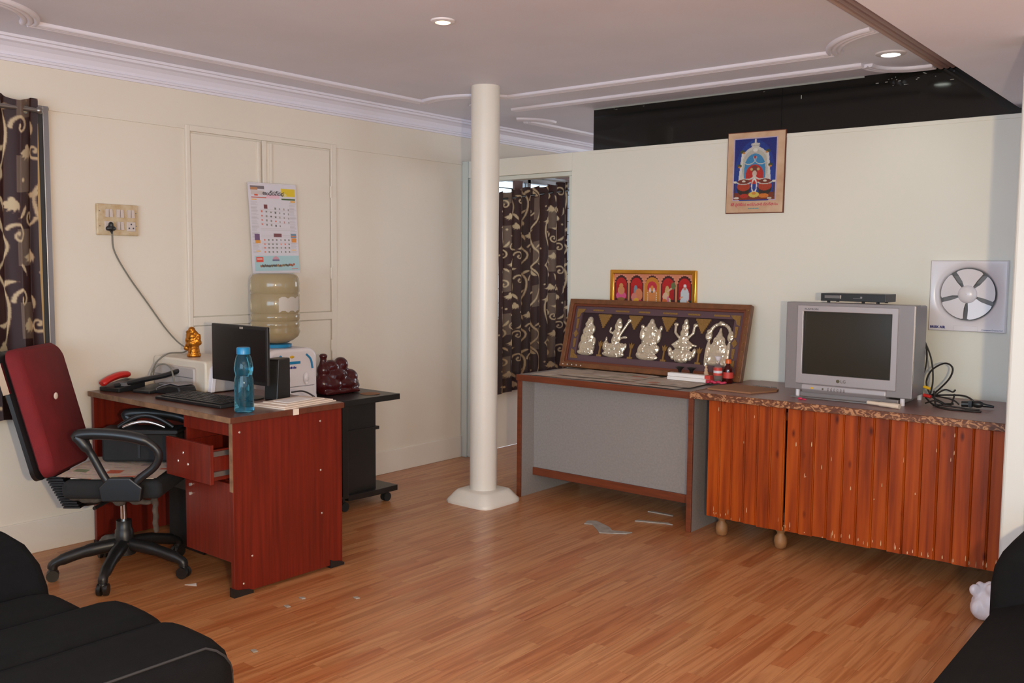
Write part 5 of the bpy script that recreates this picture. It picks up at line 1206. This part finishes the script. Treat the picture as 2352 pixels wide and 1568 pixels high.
# ================================================================== SOFAS
def cushion_tube(b, x0, x1, y0, y1, z0, z1, r, yr):
    """long cushion along y with rounded section and rounded ends"""
    n = 28; vs = []; fs = []; st_ = []
    for i in range(7): t = i/6; st_.append((y0+yr*(1-math.cos(t*math.pi/2)), math.sin(t*math.pi/2)))
    st_ += [(y0+(y1-y0)*k/4, 1.0) for k in (1, 2, 3)]
    for i in range(7): t = 1-i/6; st_.append((y1-yr*(1-math.cos(t*math.pi/2)), math.sin(t*math.pi/2)))
    cx, cz = (x0+x1)/2, (z0+z1)/2; hx, hz = (x1-x0)/2, (z1-z0)/2
    for y, s_ in st_:
        k_ = 1-(1-s_)*min(0.9, yr/min(hx, hz))
        for i in range(n):
            a = 2*math.pi*i/n; c_, s2 = math.cos(a), math.sin(a); rr = 1/((abs(c_)**r+abs(s2)**r)**(1/r)); vs.append((cx+hx*k_*rr*c_, y, cz+hz*k_*rr*s2))
    N = len(st_); fs = [(k*n+i, k*n+(i+1) % n, (k+1)*n+(i+1) % n, (k+1)*n+i) for k in range(N-1) for i in range(n)]+[tuple(range(n-1, -1, -1)), tuple((N-1)*n+i for i in range(n))]
    return b.add(vs, fs)
sl = thing('channel_sofa', 'black fabric sofa with channelled seat at the lower left', 'sofa', (-2.6, 0.4, 0))
cushion_tube(B(), -2.255, -1.945, -0.7, 1.335, 0.06, 0.470, 5, 0.10).build('seat_channel', 'black_fabric', sl, smooth=True)
cushion_tube(B(), -2.55, -2.215, -0.7, 1.330, 0.06, 0.462, 4, 0.10).build('seat_channel', 'black_fabric', sl, smooth=True)
cushion_tube(B(), -2.86, -2.51, -0.7, 1.27, 0.06, 0.425, 4, 0.10).build('seat_channel', 'black_fabric', sl, smooth=True)
bk_ = B(); pfb = [(-2.88, 0.05), (-2.87, 0.32), (-2.895, 0.40), (-2.95, 0.465), (-3.05, 0.505), (-3.2, 0.515), (-3.38, 0.50), (-3.45, 0.44), (-3.46, 0.05)]
bk_.prism(pfb, -0.7, 1.27, 'y').build('backrest', 'black_fabric', sl, bevel=0.03, seg=4, smooth=True)
def seam(x0, x1, y0, y1, z0, z1, r, yr, ang):
    cx, cz = (x0+x1)/2, (z0+z1)/2; hx, hz = (x1-x0)/2, (z1-z0)/2; out = []
    def pt(y, s_, a):
        k_ = 1-(1-s_)*min(0.9, yr/min(hx, hz)); c_, s2 = math.cos(a), math.sin(a); rr = 1/((abs(c_)**r+abs(s2)**r)**(1/r))
        return (cx+hx*k_*rr*c_, y, cz+hz*k_*rr*s2)
    for y in (y0+0.12, (y0+y1)/2, y1-yr-0.02): out.append(pt(y, 1, ang))
    for i in range(5): t = 1-i*0.16; out.append(pt(y1-yr*(1-math.cos(t*math.pi/2)), math.sin(t*math.pi/2), ang-0.06*i))
    t = 0.30
    for i in range(5): out.append(pt(y1-yr*(1-math.cos(t*math.pi/2)), math.sin(t*math.pi/2), ang-0.25-0.22*i))
    return out
B().tube(seam(-2.255, -1.945, -0.7, 1.335, 0.06, 0.470, 5, 0.10, math.radians(50)), 0.0032, 6).build('piping', 'piping', sl, smooth=True)
sr = thing('near_sofa', 'black fabric sofa with a rounded arm at the lower right', 'sofa', (-0.1, 2.3, 0))
cushion_tube(B(), -0.60, 0.25, 1.55, 3.06, 0.05, 0.44, 6, 0.06).build('seat', 'black_fabric', sr, smooth=True)
am = B(); pa = [(-0.605, 0.04)]+[(-0.605+0.20*(1-math.cos(math.radians(a))), 0.46+0.20*math.sin(math.radians(a))) for a in range(0, 91, 15)]+[(0.25, 0.67), (0.30, 0.63), (0.30, 0.04)]
am.prism(pa, 2.99, 3.24, 'y').build('arm', 'black_fabric', sr, bevel=0.05, seg=5, smooth=True)
B().box(0.22, 0.42, 1.55, 3.2, 0.05, 0.78).build('backrest', 'black_fabric', sr, bevel=0.06, seg=4, smooth=True)
bgq = thing('white_bag', 'crumpled white plastic bag on the floor behind the right sofa', 'bag', (-0.80, 4.02, 0))
q = B()
for dx, dy, dz, r in ((0, 0, .07, .07), (.05, .0, .10, .06), (-.03, -.02, .045, .05), (.06, .02, .14, .04), (.04, .02, .05, .06), (0.02, -.03, .10, .035)): q.ell((-0.79+dx, 4.02+dy, max(dz, r+0.002)), r, 14)
R = random.Random(4)
for i in range(26): q.ell((-0.79+R.uniform(-.07, .09), 4.02+R.uniform(-.06, .05), R.uniform(.03, .15)), (R.uniform(.012, .03), R.uniform(.012, .03), R.uniform(.02, .04)), 8)
remeshed(q, 'bag_skin', 'plastic_bag', bgq, 0.007, smooth_it=1)

# ================================================================== CURTAINS
def scroll_tile():
    """0.62 x 0.80 m repeat of leafy scrolls, 3 mm per pixel; returns mask 0..1"""
    px = 0.0025; W, H = int(0.62/px), int(0.80/px); a = np.zeros((H, W)); X, Y = np.meshgrid(np.arange(W)*px, np.arange(H)*px)
    def disc(x, y, r):
        for ox in (-0.62, 0, 0.62):
            for oy in (-0.8, 0, 0.8):
                if -0.1 < x+ox < 0.72 and -0.1 < y+oy < 0.9: a[((X-x-ox)**2+(Y-y-oy)**2) < r*r] = 1
    def stroke(pts, w0, w1, n=70):
        c_ = curve_pts([(p[0], p[1], 0) for p in pts], 14); L_ = len(c_)
        for i, p in enumerate(c_): t = i/(L_-1); disc(p.x, p.y, w0*(1-t)+w1*t)
    def leaf(x, y, ang, l, w_):
        for i in range(16):
            t = i/15; b = math.sin(math.pi*min(1, t*1.05))*w_; c2 = ang+0.7*(t-0.5)
            disc(x+l*t*math.cos(c2), y+l*t*math.sin(c2), max(0.002, b))
    def spiral(cx, cy, r, a0, turns, w_):
        n = int(60*turns)
        for i in range(n):
            t = i/n; ang = a0+t*turns*2*math.pi; rr = r*(1-0.85*t); disc(cx+rr*math.cos(ang), cy+rr*math.sin(ang), w_*(1-0.45*t))
        disc(cx+0.12*r*math.cos(a0+turns*6.28), cy+0.12*r*math.sin(a0+turns*6.28), w_*1.2)
    stroke([(0.05, 0.0), (0.14, 0.12), (0.13, 0.26), (0.05, 0.40), (0.07, 0.56), (0.15, 0.68), (0.05, 0.80)], 0.009, 0.009)
    stroke([(0.36, 0.0), (0.46, 0.15), (0.42, 0.32), (0.34, 0.44), (0.38, 0.60), (0.45, 0.70), (0.36, 0.80)], 0.009, 0.009)
    for cx, cy, r, a0, tr, w_ in ((0.22, 0.12, .055, 3.0, 1.1, .009), (0.24, 0.36, .06, 2.0, -1.1, .009), (0.20, 0.62, .055, 3.6, 1.15, .009), (0.53, 0.10, .055, 3.4, 1.1, .009), (0.55, 0.42, .06, 2.6, -1.2, .009), (0.52, 0.66, .05, 3.3, 1.1, .008), (0.34, 0.24, .04, 0.5, 1.0, .008), (0.04, 0.20, .045, 0.0, -1.1, .008), (0.30, 0.54, .045, 0.2, 1.1, .008), (0.0, 0.62, .045, 0.3, -1.0, .008)): spiral(cx, cy, r, a0, tr, w_)
    for x, y, an, l, w_ in ((.10, .08, -.8, .10, .013), (.13, .22, 2.6, .09, .012), (.06, .46, .5, .10, .013), (.12, .62, -2.4, .09, .012), (.42, .10, -2.5, .10, .013), (.44, .24, .4, .10, .014), (.37, .42, 2.7, .10, .013), (.40, .62, -.5, .10, .012), (.30, .10, 1.0, .08, .012), (.26, .48, 2.0, .09, .012), (.56, .25, 1.4, .09, .012), (.57, .54, 2.2, .09, .012), (.20, .76, .3, .08, .011), (.50, .78, 2.9, .08, .011)): leaf(x, y, an, l, w_)
    for x, y in ((.17, .46), (.49, .34), (.30, .70), (.27, .22), (.08, .33)):      # bell flowers
        for k_ in range(5): t = 1.57+(k_-2)*0.42; leaf(x, y, t, .06, .011)
        disc(x, y, .014)
    a = sum(np.roll(np.roll(a, i, 0), j, 1) for i in (-1, 0, 1) for j in (-1, 0, 1))/9.0
    return a, px
TILE, TPX = scroll_tile()
def curtain(name, label, plane_x, y0, y1, ztop, zbot, folds, amp, shift, gather, rodlabel, eyelets=True, taper=None, pscale=1.0):
    """cloth hanging along y in front of the wall x = plane_x; ztop/zbot are functions of t in 0..1"""
    t = thing(name, label, 'curtain', (plane_x, (y0+y1)/2, zbot(0.5)))
    NW, NH = int((y1-y0)*gather/0.0034), 470
    s = np.linspace(0, 1, NW); v = np.linspace(0, 1, NH); S, V = np.meshgrid(s, v)
    ph = 2*np.pi*folds*S; am_ = amp*(0.75+0.25*V)
    Xp = plane_x+am_*np.sin(ph+0.4*np.sin(3*V+S*5)); yy = y0+(y1-y0)*S+0.35*am_*np.sin(2*ph)*0.6
    if taper: yy = yy+taper(S, V)
    zt = np.vectorize(ztop)(s); zb = np.vectorize(zbot)(s); Z = zt[None]*(1-V)+zb[None]*V+0.006*np.sin(ph)*V
    off = t.location; P = np.stack([Xp-off.x, yy-off.y, Z-off.z], -1).reshape(-1, 3)
    idx = np.arange(NW*NH).reshape(NH, NW); F = np.stack([idx[:-1, :-1], idx[1:, :-1], idx[1:, 1:], idx[:-1, 1:]], -1).reshape(-1, 4)
    U = S*(y1-y0)*gather+shift; Vm = V*(zt.mean()-zb.mean())
    m_ = TILE[(Vm*pscale/TPX).astype(int) % TILE.shape[0], (U*pscale/TPX).astype(int) % TILE.shape[1]]
    # woven blocks of lighter brown behind the scrolls
    blk = ((np.floor(U/0.11) % 3) == 1)*((np.floor(Vm/0.17+np.floor(U/0.11)*0.5) % 2) == 0)
    base = np.where(blk[..., None] > 0, np.array((112, 88, 74)), np.array((58, 30, 28)))
    colr = base*(1-m_[..., None])+np.array((206, 176, 138))*m_[..., None]
    keep = np.ones(len(F), bool)
    if eyelets:
        cen = [(i+0.5)/folds for i in range(int(folds))]
        fu = (S[:-1, :-1]*(y1-y0)*gather).ravel(); fz = (V[:-1, :-1]*(zt.mean()-zb.mean())).ravel()
        for c_ in cen: keep &= ((fu-c_*(y1-y0)*gather)**2+(fz-0.045)**2) > 0.021**2
    grid_obj('cloth', 'curtain_cloth', t, P, F[keep], colr.reshape(-1, 3))
    return t
curtain('scroll_curtain', 'brown curtain with beige leaf scrolls at the left window', WX+0.075, 1.02, 1.985, lambda u: 2.150+0.012*math.sin(u*40), lambda u: 0.672, 8, 0.030, 0.10, 1.55, '', taper=lambda S, V: -0.02*np.sin(3*V)*S)
tag(B().cyl((WX+0.075, 0.80, 2.105), (WX+0.075, 1.975, 2.105), 0.011, 12).ell((WX+0.075, 1.985, 2.105), 0.018, 12).build('curtain_rod', 'dull_metal', smooth=True), 'metal curtain rod over the left window', 'rod')
tag(B().box(WX+0.024, WX+0.030, 1.90, 1.998, 0.75, 2.05).build('curtain_lining', 'curtain_lining'), 'cream lining strip hanging beside the left curtain', 'lining')
curtain('doorway_curtain', 'brown curtain with beige leaf scrolls seen through the doorway', WX+0.085, 5.285, 6.17, lambda u: 1.945+0.145*u+0.01*math.sin(u*38), lambda u: 0.435+0.05*u, 8, 0.034, 0.0, 1.75, '', pscale=1.3)
tag(B().cyl((WX+0.085, 5.30, 1.895), (WX+0.085, 6.40, 2.055), 0.008, 10).build('curtain_rod', 'black_plastic', smooth=True), 'thin black rod carrying the doorway curtain', 'rod')
